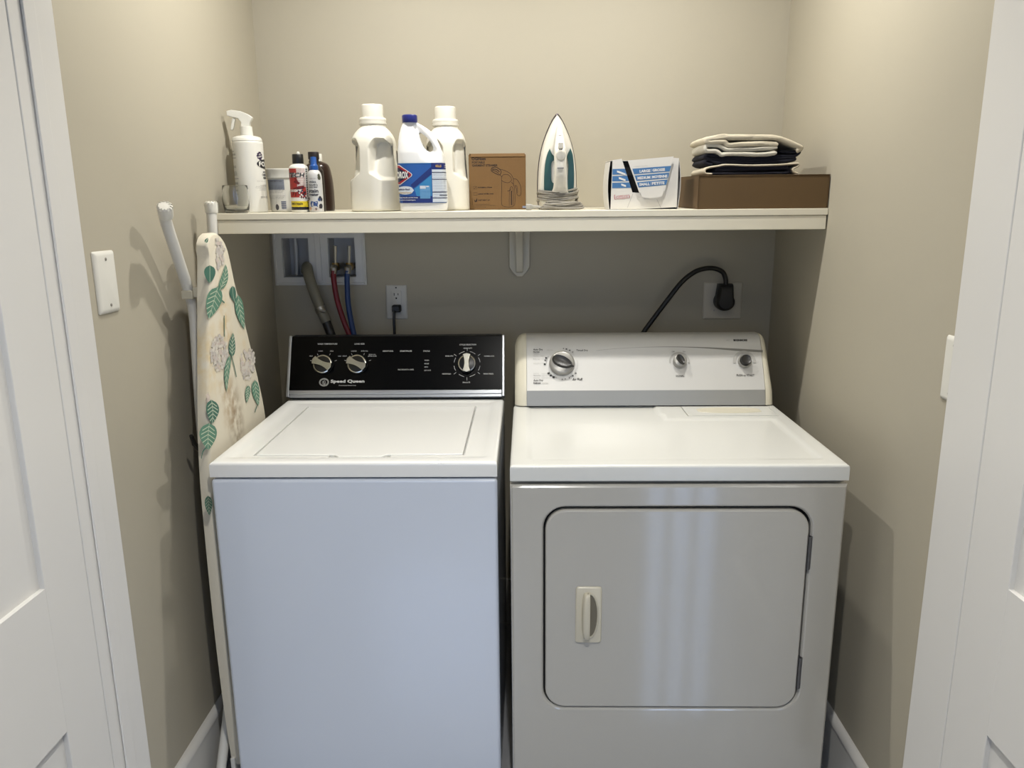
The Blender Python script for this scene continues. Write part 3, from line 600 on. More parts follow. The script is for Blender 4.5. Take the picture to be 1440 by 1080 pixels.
# ---------------------------------------------------------------- ironing board leaning in the gap left of the washer
LEAVES = [
  ([(1.8393, 1.2961), (1.8032, 1.2946), (1.7858, 1.2893), (1.7745, 1.2828), (1.7675, 1.2754), (1.7636, 1.2673), (1.7621, 1.2586), (1.7625, 1.2494), (1.7645, 1.2398), (1.7698, 1.2293), (1.7903, 1.2333), (1.8078, 1.2381), (1.824, 1.2435), (1.8384, 1.2494), (1.8503, 1.256), (1.8589, 1.2635), (1.8629, 1.2721), (1.8605, 1.2821)], [(1.8393, 1.2961), (1.8304, 1.2875), (1.8216, 1.279), (1.8128, 1.2706), (1.804, 1.2622), (1.7954, 1.2539), (1.7868, 1.2457), (1.7782, 1.2375), (1.7698, 1.2293)], [((1.8308, 1.2879), (1.7904, 1.2836)), ((1.8308, 1.2879), (1.8495, 1.2702)), ((1.8201, 1.2777), (1.7759, 1.2746)), ((1.8201, 1.2777), (1.8432, 1.2589)), ((1.8096, 1.2676), (1.7674, 1.2644)), ((1.8096, 1.2676), (1.8307, 1.2492)), ((1.7992, 1.2576), (1.763, 1.2532)), ((1.7992, 1.2576), (1.814, 1.2406)), ((1.7888, 1.2476), (1.7615, 1.2413)), ((1.7888, 1.2476), (1.7946, 1.2329))]),
  ([(1.8047, 1.3499), (1.782, 1.3469), (1.7733, 1.343), (1.7694, 1.3388), (1.7686, 1.3343), (1.7704, 1.3296), (1.774, 1.3247), (1.7792, 1.3197), (1.7857, 1.3145), (1.7949, 1.309), (1.8064, 1.3126), (1.8153, 1.3165), (1.8229, 1.3206), (1.8291, 1.3247), (1.8332, 1.3291), (1.8346, 1.3337), (1.8326, 1.3386), (1.8257, 1.3438)], [(1.8047, 1.3499), (1.8034, 1.3448), (1.8022, 1.3397), (1.801, 1.3346), (1.7998, 1.3295), (1.7986, 1.3244), (1.7974, 1.3193), (1.7961, 1.3141), (1.7949, 1.309)], [((1.8035, 1.345), (1.7794, 1.3402)), ((1.8035, 1.345), (1.825, 1.3367)), ((1.802, 1.3389), (1.7746, 1.3344)), ((1.802, 1.3389), (1.8271, 1.3302)), ((1.8006, 1.3327), (1.7745, 1.3282)), ((1.8006, 1.3327), (1.8242, 1.3241)), ((1.7991, 1.3266), (1.7775, 1.3218)), ((1.7991, 1.3266), (1.818, 1.3183)), ((1.7976, 1.3205), (1.7829, 1.3151)), ((1.7976, 1.3205), (1.8095, 1.3127))]),
  ([(1.847, 1.2871), (1.8716, 1.2898), (1.8868, 1.2946), (1.8978, 1.3002), (1.9053, 1.3065), (1.9095, 1.3135), (1.9108, 1.3211), (1.9096, 1.329), (1.9066, 1.3372), (1.9012, 1.3458), (1.8923, 1.3396), (1.8848, 1.3332), (1.8772, 1.3269), (1.8694, 1.3207), (1.8615, 1.3146), (1.8539, 1.3084), (1.8472, 1.3022), (1.8428, 1.2955)], [(1.847, 1.2871), (1.8583, 1.2934), (1.8691, 1.2999), (1.8786, 1.3067), (1.8864, 1.3139), (1.8923, 1.3214), (1.8964, 1.3293), (1.8992, 1.3375), (1.9012, 1.3458)], [((1.8579, 1.2931), (1.8869, 1.2986)), ((1.8579, 1.2931), (1.8563, 1.3044)), ((1.8707, 1.3009), (1.9002, 1.3065)), ((1.8707, 1.3009), (1.8646, 1.313)), ((1.8816, 1.3092), (1.9075, 1.3156)), ((1.8816, 1.3092), (1.8735, 1.3217)), ((1.8899, 1.318), (1.9099, 1.3256)), ((1.8899, 1.318), (1.8821, 1.3304)), ((1.8956, 1.3274), (1.9085, 1.3363)), ((1.8956, 1.3274), (1.8902, 1.3394))]),
  ([(1.9333, 1.2896), (1.9185, 1.2855), (1.9128, 1.2811), (1.9104, 1.2765), (1.9106, 1.2718), (1.913, 1.2669), (1.9173, 1.262), (1.9231, 1.2569), (1.9302, 1.2517), (1.9392, 1.2463), (1.9433, 1.2508), (1.946, 1.2555), (1.9482, 1.2602), (1.9501, 1.2649), (1.9513, 1.2696), (1.9514, 1.2744), (1.95, 1.2793), (1.946, 1.2843)], [(1.9333, 1.2896), (1.932, 1.2843), (1.931, 1.279), (1.9306, 1.2737), (1.931, 1.2683), (1.9321, 1.2629), (1.934, 1.2574), (1.9364, 1.2519), (1.9392, 1.2463)], [((1.9321, 1.2845), (1.9167, 1.2785)), ((1.9321, 1.2845), (1.9453, 1.277)), ((1.9309, 1.2782), (1.9143, 1.2722)), ((1.9309, 1.2782), (1.9473, 1.2705)), ((1.9307, 1.2718), (1.916, 1.2657)), ((1.9307, 1.2718), (1.9474, 1.264)), ((1.9315, 1.2653), (1.9209, 1.2591)), ((1.9315, 1.2653), (1.9465, 1.2575)), ((1.9335, 1.2587), (1.9281, 1.2522)), ((1.9335, 1.2587), (1.945, 1.2511))]),
  ([(1.9636, 1.2638), (1.9446, 1.2547), (1.9382, 1.2451), (1.9365, 1.2353), (1.9384, 1.2253), (1.9434, 1.2151), (1.951, 1.2046), (1.9608, 1.1938), (1.9725, 1.1828), (1.9871, 1.1714), (1.9913, 1.1813), (1.9934, 1.1914), (1.9949, 1.2015), (1.9958, 1.2117), (1.9958, 1.2219), (1.9944, 1.2322), (1.9906, 1.2425), (1.9832, 1.2529)], [(1.9636, 1.2638), (1.9637, 1.2526), (1.9642, 1.2413), (1.9655, 1.23), (1.9679, 1.2185), (1.9713, 1.207), (1.9759, 1.1952), (1.9812, 1.1834), (1.9871, 1.1714)], [((1.9637, 1.253), (1.9445, 1.2396)), ((1.9637, 1.253), (1.9849, 1.2375)), ((1.9644, 1.2395), (1.9434, 1.2263)), ((1.9644, 1.2395), (1.99, 1.2236)), ((1.9663, 1.2259), (1.948, 1.2126)), ((1.9663, 1.2259), (1.9925, 1.2097)), ((1.9697, 1.2121), (1.957, 1.1984)), ((1.9697, 1.2121), (1.9935, 1.1958)), ((1.9747, 1.1981), (1.9695, 1.1839)), ((1.9747, 1.1981), (1.9936, 1.1819))]),
  ([(1.8884, 1.1169), (1.904, 1.1206), (1.9106, 1.1263), (1.9142, 1.1326), (1.9159, 1.1392), (1.9164, 1.1461), (1.9159, 1.1532), (1.9147, 1.1604), (1.9129, 1.1676), (1.9095, 1.1752), (1.8991, 1.1701), (1.8907, 1.1647), (1.8834, 1.1592), (1.8775, 1.1534), (1.8733, 1.1474), (1.8712, 1.141), (1.8716, 1.1341), (1.8753, 1.1264)], [(1.8884, 1.1169), (1.8897, 1.1244), (1.8913, 1.1319), (1.8932, 1.1393), (1.8955, 1.1466), (1.8984, 1.1538), (1.9018, 1.161), (1.9056, 1.1681), (1.9095, 1.1752)], [((1.8897, 1.1241), (1.9068, 1.1307)), ((1.8897, 1.1241), (1.8768, 1.1366)), ((1.8915, 1.1331), (1.9116, 1.1392)), ((1.8915, 1.1331), (1.877, 1.1458)), ((1.8939, 1.1419), (1.9139, 1.1481)), ((1.8939, 1.1419), (1.881, 1.1543)), ((1.8971, 1.1507), (1.9148, 1.1574)), ((1.8971, 1.1507), (1.8879, 1.1623)), ((1.9009, 1.1593), (1.9146, 1.1668)), ((1.9009, 1.1593), (1.8969, 1.1699))]),
  ([(1.8758, 1.1233), (1.8565, 1.1172), (1.8451, 1.1095), (1.8369, 1.1012), (1.8315, 1.0922), (1.8285, 1.0827), (1.8276, 1.0726), (1.8285, 1.062), (1.8308, 1.0511), (1.8349, 1.0396), (1.8414, 1.0483), (1.8469, 1.0572), (1.8526, 1.0662), (1.8585, 1.0752), (1.8645, 1.0841), (1.8705, 1.0932), (1.8757, 1.1024), (1.8792, 1.1121)], [(1.8758, 1.1233), (1.8668, 1.1136), (1.8585, 1.1038), (1.8513, 1.0939), (1.8455, 1.0836), (1.8411, 1.073), (1.8382, 1.0621), (1.8363, 1.0509), (1.8349, 1.0396)], [((1.8672, 1.114), (1.845, 1.1042)), ((1.8672, 1.114), (1.8685, 1.0987)), ((1.8573, 1.1022), (1.8352, 1.0926)), ((1.8573, 1.1022), (1.8621, 1.0861)), ((1.849, 1.0902), (1.8299, 1.08)), ((1.849, 1.0902), (1.8553, 1.0737)), ((1.8429, 1.0777), (1.8283, 1.0665)), ((1.8429, 1.0777), (1.8489, 1.0612)), ((1.8388, 1.0648), (1.8295, 1.0523)), ((1.8388, 1.0648), (1.843, 1.0487))]),
  ([(1.7407, 1.0428), (1.7179, 1.0418), (1.7102, 1.0372), (1.7072, 1.0315), (1.7071, 1.0252), (1.709, 1.0182), (1.7124, 1.0109), (1.7169, 1.0032), (1.7223, 0.9953), (1.7305, 0.9866), (1.745, 0.9892), (1.7566, 0.9928), (1.7664, 0.9968), (1.7738, 1.0016), (1.7783, 1.0071), (1.7792, 1.0136), (1.7755, 1.0212), (1.766, 1.0302)], [(1.7407, 1.0428), (1.7417, 1.0352), (1.7423, 1.0277), (1.7423, 1.0203), (1.7415, 1.0132), (1.7398, 1.0062), (1.7372, 0.9995), (1.734, 0.993), (1.7305, 0.9866)], [((1.7417, 1.0355), (1.7176, 1.032)), ((1.7417, 1.0355), (1.7679, 1.0196)), ((1.7424, 1.0265), (1.7136, 1.0243)), ((1.7424, 1.0265), (1.7715, 1.0097)), ((1.7421, 1.0177), (1.7135, 1.0157)), ((1.7421, 1.0177), (1.7684, 1.0015)), ((1.7406, 1.0093), (1.7156, 1.0064)), ((1.7406, 1.0093), (1.7602, 0.9947)), ((1.7379, 1.0011), (1.7194, 0.9966)), ((1.7379, 1.0011), (1.7486, 0.9888))]),
  ([(1.7165, 0.993), (1.6821, 0.9961), (1.668, 0.9933), (1.6608, 0.9884), (1.6586, 0.982), (1.6604, 0.9744), (1.6653, 0.9657), (1.6728, 0.9561), (1.6825, 0.9457), (1.6963, 0.9339), (1.7119, 0.936), (1.7241, 0.9394), (1.7348, 0.9433), (1.7438, 0.9478), (1.7505, 0.9532), (1.7539, 0.9596), (1.7526, 0.9674), (1.7447, 0.9773)], [(1.7165, 0.993), (1.7123, 0.9861), (1.7084, 0.9791), (1.705, 0.972), (1.7021, 0.9647), (1.6999, 0.9573), (1.6983, 0.9496), (1.6972, 0.9418), (1.6963, 0.9339)], [((1.7125, 0.9864), (1.6756, 0.9872)), ((1.7125, 0.9864), (1.7407, 0.9672)), ((1.7078, 0.978), (1.6672, 0.9803)), ((1.7078, 0.978), (1.7418, 0.9569)), ((1.7039, 0.9694), (1.6661, 0.971)), ((1.7039, 0.9694), (1.7367, 0.9485)), ((1.7008, 0.9606), (1.6703, 0.96)), ((1.7008, 0.9606), (1.7278, 0.9413)), ((1.6987, 0.9514), (1.6785, 0.9476)), ((1.6987, 0.9514), (1.7162, 0.9352))]),
  ([(2.0327, 1.0253), (2.0133, 1.0206), (2.0063, 1.0138), (2.0037, 1.0063), (2.0045, 0.9981), (2.0081, 0.9894), (2.0142, 0.9802), (2.0222, 0.9705), (2.0319, 0.9604), (2.0442, 0.9497), (2.0499, 0.9568), (2.0535, 0.9644), (2.0565, 0.9721), (2.0587, 0.9799), (2.06, 0.9879), (2.0597, 0.9962), (2.0571, 1.0048), (2.0508, 1.0141)], [(2.0327, 1.0253), (2.0318, 1.0164), (2.0313, 1.0074), (2.0314, 0.9982), (2.0324, 0.9889), (2.0343, 0.9794), (2.037, 0.9697), (2.0404, 0.9598), (2.0442, 0.9497)], [((2.0318, 1.0167), (2.0119, 1.0086)), ((2.0318, 1.0167), (2.051, 1.0017)), ((2.0313, 1.0059), (2.0094, 0.9982)), ((2.0313, 1.0059), (2.0545, 0.99)), ((2.0317, 0.9949), (2.0123, 0.9868)), ((2.0317, 0.9949), (2.0552, 0.9787)), ((2.0333, 0.9836), (2.0191, 0.9746)), ((2.0333, 0.9836), (2.0542, 0.9678)), ((2.0363, 0.972), (2.0291, 0.9617)), ((2.0363, 0.972), (2.0522, 0.957))]),
  ([(1.9827, 1.022), (1.9685, 1.0204), (1.9617, 1.0169), (1.9575, 1.0127), (1.9551, 1.0081), (1.954, 1.0031), (1.9539, 0.9977), (1.9546, 0.9922), (1.956, 0.9864), (1.9588, 0.9802), (1.967, 0.9832), (1.9737, 0.9867), (1.9798, 0.9904), (1.9851, 0.9943), (1.9894, 0.9985), (1.9923, 1.0031), (1.9933, 1.0083), (1.9918, 1.0141)], [(1.9827, 1.022), (1.9797, 1.0167), (1.9767, 1.0115), (1.9737, 1.0062), (1.9708, 1.001), (1.9678, 0.9958), (1.9648, 0.9906), (1.9618, 0.9854), (1.9588, 0.9802)], [((1.9799, 1.0169), (1.9639, 1.0135)), ((1.9799, 1.0169), (1.9882, 1.0068)), ((1.9763, 1.0106), (1.9586, 1.0078)), ((1.9763, 1.0106), (1.9865, 1.0)), ((1.9727, 1.0044), (1.9557, 1.0014)), ((1.9727, 1.0044), (1.9821, 0.9939)), ((1.9691, 0.9981), (1.9546, 0.9945)), ((1.9691, 0.9981), (1.976, 0.9884)), ((1.9655, 0.9919), (1.9547, 0.9872)), ((1.9655, 0.9919), (1.9687, 0.9832))]),
  ([(1.7912, 1.4021), (1.7987, 1.4019), (1.8026, 1.4025), (1.8054, 1.4035), (1.8073, 1.4047), (1.8085, 1.4061), (1.8092, 1.4077), (1.8096, 1.4093), (1.8096, 1.411), (1.8089, 1.4129), (1.8043, 1.4124), (1.8004, 1.4117), (1.7968, 1.4109), (1.7936, 1.41), (1.7909, 1.409), (1.7889, 1.4078), (1.7877, 1.4064), (1.7877, 1.4048)], [(1.7912, 1.4021), (1.7934, 1.4035), (1.7956, 1.4048), (1.7978, 1.4061), (1.8, 1.4075), (1.8022, 1.4088), (1.8045, 1.4102), (1.8067, 1.4115), (1.8089, 1.4129)], [((1.7933, 1.4034), (1.8019, 1.4036)), ((1.7933, 1.4034), (1.7904, 1.4066)), ((1.796, 1.405), (1.8055, 1.405)), ((1.796, 1.405), (1.7922, 1.4084)), ((1.7986, 1.4066), (1.8078, 1.4067)), ((1.7986, 1.4066), (1.7952, 1.41)), ((1.8013, 1.4082), (1.8093, 1.4086)), ((1.8013, 1.4082), (1.799, 1.4113)), ((1.8039, 1.4098), (1.8102, 1.4107)), ((1.8039, 1.4098), (1.8034, 1.4124))]),
  ([(1.6705, 0.8321), (1.6571, 0.8314), (1.652, 0.8279), (1.6499, 0.8233), (1.6496, 0.818), (1.6509, 0.8122), (1.6534, 0.8059), (1.6568, 0.7993), (1.661, 0.7923), (1.6669, 0.7846), (1.6735, 0.7876), (1.6786, 0.7911), (1.683, 0.795), (1.6864, 0.7992), (1.6886, 0.8038), (1.6892, 0.8091), (1.6877, 0.8151), (1.6834, 0.8221)], [(1.6705, 0.8321), (1.6701, 0.8261), (1.6696, 0.8202), (1.6691, 0.8143), (1.6687, 0.8084), (1.6682, 0.8025), (1.6678, 0.7965), (1.6673, 0.7906), (1.6669, 0.7846)], [((1.6701, 0.8264), (1.6559, 0.8237)), ((1.6701, 0.8264), (1.6833, 0.8138)), ((1.6695, 0.8193), (1.6533, 0.8174)), ((1.6695, 0.8193), (1.6849, 0.8059)), ((1.669, 0.8122), (1.6535, 0.8101)), ((1.669, 0.8122), (1.6835, 0.799)), ((1.6684, 0.8051), (1.6557, 0.802)), ((1.6684, 0.8051), (1.6802, 0.7929)), ((1.6679, 0.798), (1.6593, 0.7934)), ((1.6679, 0.798), (1.6754, 0.7873))]),
]
STEMS = [[(1.8365, 1.2976), (1.8401, 1.272), (1.8725, 1.2542)], [(1.8842, 1.1217), (1.8959, 1.0958), (1.906, 1.0615)], [(1.7046, 0.9428), (1.6709, 0.9407), (1.6558, 0.9267)], [(2.0325, 0.9542), (2.0122, 0.9402)], [(1.8636, 1.2241), (1.8532, 1.1735)]]
FLOWERS = [((1.8421, 1.3753), 0.0619, 0.0379), ((1.8151, 1.1398), 0.0518, 0.0409), ((1.9943, 1.0783), 0.0548, 0.0423), ((1.7, 1.0379), 0.0373, 0.0307)]
STAINS = [((1.8745, 0.953),), ((1.8307, 1.0292),), ((1.8588, 1.2183),), ((1.7516, 1.1402),)]
def cover_mat():
    m = M('floral_cover', (226, 218, 198), .85, var=.05, vs=14, bump=.25, bs=500); nt = m.node_tree; b = nt.nodes['Principled BSDF']
    src = b.inputs['Base Color'].links[0].from_socket
    tc = nt.nodes['Texture Coordinate']
    for pos, sc, rad, col, amt in (((.0, .0245, .953), (1, 1.6, .8), .10, (104, 76, 40), 1.), ((.0, -.02, 1.03), (1, 1.5, .8), .09, (150, 116, 66), .8), ((0, .01, 1.21), (1, 1.8, .6), .10, (190, 160, 104), .8), ((0, -.10, 1.14), (1, 1, .7), .09, (200, 176, 124), .8), ((0, .12, 1.13), (1, 1, .8), .06, (206, 182, 138), .5)):
        mp = nt.nodes.new('ShaderNodeVectorMath'); mp.operation = 'SUBTRACT'; mp.inputs[1].default_value = (0, pos[1], pos[2])
        nt.links.new(tc.outputs['Object'], mp.inputs[0])
        ms = nt.nodes.new('ShaderNodeVectorMath'); ms.operation = 'MULTIPLY'; ms.inputs[1].default_value = sc; nt.links.new(mp.outputs[0], ms.inputs[0])
        ln = nt.nodes.new('ShaderNodeVectorMath'); ln.operation = 'LENGTH'; nt.links.new(ms.outputs[0], ln.inputs[0])
        nz = nt.nodes.new('ShaderNodeTexNoise'); nz.inputs['Scale'].default_value = 38; nz.inputs['Detail'].default_value = 6; nt.links.new(tc.outputs['Object'], nz.inputs['Vector'])
        mr = nt.nodes.new('ShaderNodeMapRange'); mr.inputs[1].default_value = 0; mr.inputs[2].default_value = rad; mr.inputs[3].default_value = amt; mr.inputs[4].default_value = 0; nt.links.new(ln.outputs['Value'], mr.inputs[0])
        m2 = nt.nodes.new('ShaderNodeMath'); m2.operation = 'MULTIPLY'; nt.links.new(mr.outputs[0], m2.inputs[0])
        m3 = nt.nodes.new('ShaderNodeMapRange'); m3.inputs[1].default_value = .35; m3.inputs[2].default_value = .62; nt.links.new(nz.outputs['Fac'], m3.inputs[0]); nt.links.new(m3.outputs[0], m2.inputs[1])
        mx = nt.nodes.new('ShaderNodeMix'); mx.data_type = 'RGBA'; mx.inputs[7].default_value = lin(col); nt.links.new(m2.outputs[0], mx.inputs[0]); nt.links.new(src, mx.inputs[6]); src = mx.outputs[2]
    nt.links.new(src, b.inputs['Base Color'])
    return m
COVER = cover_mat()
ib = thing('ironing_board', 'folded ironing board with floral leaf cover standing between left wall and washer', 'ironing board', (-.76, 1.85, 0)); il = ib.location.copy()
front = [(1.828, 1.4225), (1.800, 1.414), (1.776, 1.396), (1.760, 1.370), (1.745, 1.31), (1.707, 1.152), (1.672, .995), (1.657, .90), (1.650, .80), (1.647, .6), (1.648, .45), (1.655, .27), (1.664, .16), (1.672, .09)]
rear = [(1.858, 1.4225), (1.886, 1.412), (1.913, 1.390), (1.930, 1.35), (1.950, 1.291), (1.999, 1.180), (2.050, 1.049), (2.090, .927), (2.098, .80), (2.10, .6), (2.10, .45), (2.098, .27), (2.09, .16), (2.08, .09)]
front = [(a*1.0225, 1.47-(1.47-b)*1.01) if b < 1.38 else (a+.012+.02*(1.4225-b)/.05, b) for a, b in front]
F2 = [(p.x, p.y) for p in spline([Vector((a, b, 0)) for a, b in front], 4)]; R2 = [(p.x, p.y) for p in spline([Vector((a, b, 0)) for a, b in rear], 4)]
outl = F2+R2[::-1]; cy, cz_ = 1.86, .8
def ins(k, x):
    out = []
    for a, b in outl:
        d = Vector((a-cy, (b-cz_)*.6)); l = d.length; d = d/l; out.append((x, a-d.x*k, b-d.y*k*.6))
    return out
mb = MB(); mb.loft([ins(.012, -.768), ins(.002, -.766), ins(0, -.758), ins(.0, -.746), ins(.004, -.7405), ins(.010, -.7388)])
link_mesh('padded_cover', mb, COVER, ib, il, smooth=50)
def bmap(y, z, o=0.): return (-.7386+o, y-.010, z)
GRN = [M('leaf_green', (92, 138, 116), .85, var=.12, vs=40), M('leaf_dark_green', (66, 112, 96), .85, var=.12, vs=40), M('leaf_vein', (196, 208, 184), .85), M('petal_grey', (222, 216, 204), .85, var=.1, vs=80), M('petal_lilac', (208, 201, 194), .85, var=.1, vs=80), M('petal_pink', (212, 198, 188), .85)]
mb = MB(); random.seed(3)
for fi, ((fy, fz), ry, rz) in enumerate(FLOWERS):
    for k in range(140):
        a = random.uniform(0, 2*pi); q = math.sqrt(random.random()); y_, z_ = fy+ry*q*math.cos(a), fz+rz*q*math.sin(a); sz = random.uniform(.0045, .0075); r0 = random.uniform(0, pi)
        lim = [p for p in front if abs(p[1]-z_) < .09]
        if any(y_ < p[0]+.012 for p in lim) or y_ > 2.07: continue
        pts = [(y_+sz*1.6*(.55+.45*abs(math.cos(2*t)))*math.cos(t+r0), z_+sz*(.55+.45*abs(math.cos(2*t)))*math.sin(t+r0)) for t in [2*pi*i/8 for i in range(8)]]
        mb.poly(pts, bmap, (5 if fi == 3 else random.choice((3, 4, 3, 4, 5))), .0004+.000009*k)
for s_ in STEMS: mb.ribbon([(p.x, p.y) for p in spline([Vector((a, b, 0)) for a, b in s_], 4)], .004, bmap, 1, .0019)
for i, (ol, mid, vn) in enumerate(LEAVES):
    mb.poly(ol, bmap, 1 if i in (1, 3, 5, 7, 11) else 0, .0021)
    mb.ribbon(mid, .0022, bmap, 2, .0023)
    if i not in (1, 3, 11):
        for a, b in vn: mb.ribbon([a, b], .0022, bmap, 2, .0023)
link_mesh('leaf_print', mb, GRN, ib, il, smooth=0, recalc=False)['kind'] = 'stuff'
TUBE = M('white_tube', (226, 224, 216), .35, var=.01); CAPP = M('white_cap', (236, 233, 222), .4)
fa = spline([(-.772, 1.672, 1.478), (-.785, 1.700, 1.452), (-.792, 1.752, 1.375), (-.795, 1.797, 1.296), (-.795, 1.815, 1.245), (-.794, 1.812, 1.19), (-.793, 1.80, 1.08), (-.792, 1.79, .95), (-.79, 1.785, .75), (-.79, 1.783, .45)], 6)
mb = MB(); mb.tube(fa, .0125, 16); link_mesh('leg_tube', mb, TUBE, ib, il)
def cap(p, d, r, l):
    d = Vector(d).normalized(); p = Vector(p); q = d.to_track_quat('Z', 'Y').to_matrix().to_4x4(); mt = Matrix.Translation(p) @ q; mb = MB()
    mb.lathe([(r*.96, -l), (r, -l+.002), (r*1.04, -.004), (r*.98, 0), (r*.8, .003), (.0001, .004)], 28, mat=mt)
    o = link_mesh('foot_cap', mb, CAPP, ib, il)
    mb = MB()
    for k in range(12):
        a = 2*pi*k/12; mb.add([mt @ Vector((r*1.06*math.cos(a+e), r*1.06*math.sin(a+e), z)) for z in (-.008, .001) for e in (-.13, .13)]+[mt @ Vector((r*.75*math.cos(a+e), r*.75*math.sin(a+e), .0055)) for e in (-.13, .13)], [(0, 1, 3, 2), (2, 3, 5, 4)])
    link_mesh('cap_ribs', mb, CAPP, o, smooth=0, shift=il)['kind'] = 'stuff'
cap((-.770, 1.668, 1.4825), (.02, -.05, .052), .0155, .028)
fb = [(-.790, 1.968, 1.478), (-.790, 1.962, 1.43), (-.790, 1.955, 1.30), (-.79, 1.95, 1.1), (-.79, 1.94, .8), (-.79, 1.93, .45)]
mb = MB(); mb.tube(spline(fb, 5), .0125, 16); link_mesh('leg_tube', mb, TUBE, ib, il)
cap((-.790, 1.9685, 1.492), (0, .02, 1), .0155, .024)
mb = MB(); mb.box(-.806, -.7795, 1.783, 1.801, 1.272, 1.292); mb.box(-.7795, -.764, 1.787, 1.799, 1.276, 1.300); link_mesh('leg_clip', mb, M('tan_clip', (206, 199, 178), .5), ib, il, bevel=.002)
mb = MB(); mb.tube([(-.79, 1.785, .46), (-.79, 1.784, .30), (-.79, 1.779, .205), (-.79, 1.74, .14), (-.788, 1.69, .075), (-.786, 1.65, .018)], .0125, 14); link_mesh('leg_tube', mb, TUBE, ib, il)
mb = MB(); mb.tube([(-.772, 1.80, .905), (-.785, 1.772, .897), (-.79, 1.735, .935), (-.79, 1.724, .958)], [.005, .006, .006, .0045], 10); link_mesh('release_lever', mb, BLACK, ib, il)
mb = MB(); mb.box(-.766, -.755, 1.70, 2.06, 0.004, .10); mb.tube([(-.758, 1.69, .012), (-.758, 2.07, .012)], .012, 12); link_mesh('tail_rail', mb, TUBE, ib, il, bevel=.002)
# ---------------------------------------------------------------- things on the shelf (each stands on the slightly tilted board)
def on_shelf(name, label, cat, x, y, rz=0., group=None):
    o = thing(name, label, cat, (x, y, shz(y)+.0004), group=group)
    o.rotation_mode = 'XYZ'; m = Matrix.Rotation(math.atan(TILT), 3, 'X') @ Matrix.Rotation(R(rz), 3, 'Z'); o.rotation_euler = m.to_euler('XYZ'); return o
class Body:
    """lofted super-ellipse body; sections are (z, rx, ry, n, cx)"""
    def __init__(s, secs): s.s = secs
    def at(s, z):
        S_ = s.s
        if z <= S_[0][0]: return S_[0]
        for a, b in zip(S_, S_[1:]):
            if z <= b[0]:
                t = (z-a[0])/max(1e-9, b[0]-a[0]); return tuple(a[i]+(b[i]-a[i])*t for i in range(5))
        return S_[-1]
    def P(s, th, z, o=0.):
        _, rx, ry, n, cx = s.at(z); c, q = math.cos(th), math.sin(th); e = 2/n
        return (cx+(rx+o)*math.copysign(abs(c)**e, c), (ry+o)*math.copysign(abs(q)**e, q), z)
    def mesh(s, mb, nz=40, nt=48, mi=0, dent=None):
        zs = sorted({round(s.s[0][0]+(s.s[-1][0]-s.s[0][0])*i/nz, 5) for i in range(nz+1)} | {round(q[0], 5) for q in s.s})
        secs = []
        for z in zs:
            if dent:                           # even spacing round the loop, then the hollows
                fine = [Vector(s.P(2*pi*j/720, z)) for j in range(721)]; acc = [0.]
                for a, b in zip(fine, fine[1:]): acc.append(acc[-1]+(b-a).length)
                sec = []; i = 0
                for j in range(nt):
                    t = acc[-1]*j/nt
                    while acc[i+1] < t: i += 1
                    sec.append(dent(*fine[i].lerp(fine[i+1], (t-acc[i])/max(1e-9, acc[i+1]-acc[i]))))
            else: sec = [s.P(2*pi*j/nt, z) for j in range(nt)]
            secs.append(sec)
        mb.loft(secs, mi)
    def front(s, u, v, o=0.):
        """wrap a flat print round the front: u = arc length from the front centre, v = height"""
        _, rx, ry, n, cx = s.at(v); a = u/rx; sn, cs = math.sin(a), math.cos(a)
        if n <= 2.2: return (cx+(rx+o)*sn, -(ry+o)*cs, v)
        t = max(-1, min(1, u/(rx*1.0))); yv = (1-abs(t)**n)**(1/n) if abs(t) < 1 else 0
        return (cx+rx*t*(1+o/rx), -(ry*yv+o), v)
def sm(secs, k=4):
    """smooth a section list with Catmull-Rom"""
    V = [Vector((a[0], a[1], a[2])) for a in secs]; W_ = [Vector((a[3], a[4], 0)) for a in secs]
    return [(p.x, p.y, p.z, q.x, q.y) for p, q in zip(spline(V, k), spline(W_, k))]
WPL = M('bottle_white', (238, 236, 226), .34, var=.01); LBLK = M('label_black', (26, 24, 30), .5); LPUR = M('label_purple', (52, 34, 70), .5); LGREY = M('label_grey', (120, 120, 124), .6)
# --- spray bottle
sp = on_shelf('spray_bottle', 'tall white spray bottle with trigger head in the left corner of the shelf', 'spray bottle', -.7765, 2.232, 7)
bd = Body([(0, 0.0388, 0.0388, 2, 0), (.002, 0.0408, 0.0408, 2, 0), (.02, 0.0413, 0.0413, 2, 0), (.10, 0.0415, 0.0415, 2, 0), (.180, 0.0415, 0.0415, 2, 0), (.190, 0.0415, 0.0415, 2, 0), (.1925, 0.0403, 0.0403, 2, 0), (.194, 0.0411, 0.0411, 2, 0), (.199, 0.0393, 0.0393, 2, 0), (.2035, .036, .036, 2, 0), (.2065, .027, .027, 2, 0), (.208, .0175, .0175, 2, 0), (.212, .0165, .0165, 2, 0)])
mb = MB(); bd.mesh(mb, 30); link_mesh('bottle', mb, WPL, sp, smooth=40)
mb = MB(); mb.lathe([(.0165, .209), (.0175, .210), (.0165, .232), (.015, .2325)], 28); link_mesh('collar', mb, WPL, sp)
mb = MB(); P = [(-.012, .232), (-.0105, .243), (-.018, .2535), (-.034, .2570), (-.0465, .2600), (-.0470, .2725), (-.034, .2755), (-.010, .2725), (.010, .2640), (.0205, .2560), (.0195, .2520), (.0135, .2440), (.0115, .232)]
mb.prism(P, -.0095, .0095, 1); link_mesh('trigger_head', mb, WPL, sp, bevel=.0015)
mb = MB(); P = [(-.0335, .2560), (-.0245, .2535), (-.0265, .2485), (-.030, .240), (-.0325, .2280), (-.0370, .2215), (-.0415, .2240), (-.0395, .2340), (-.0365, .2440)]
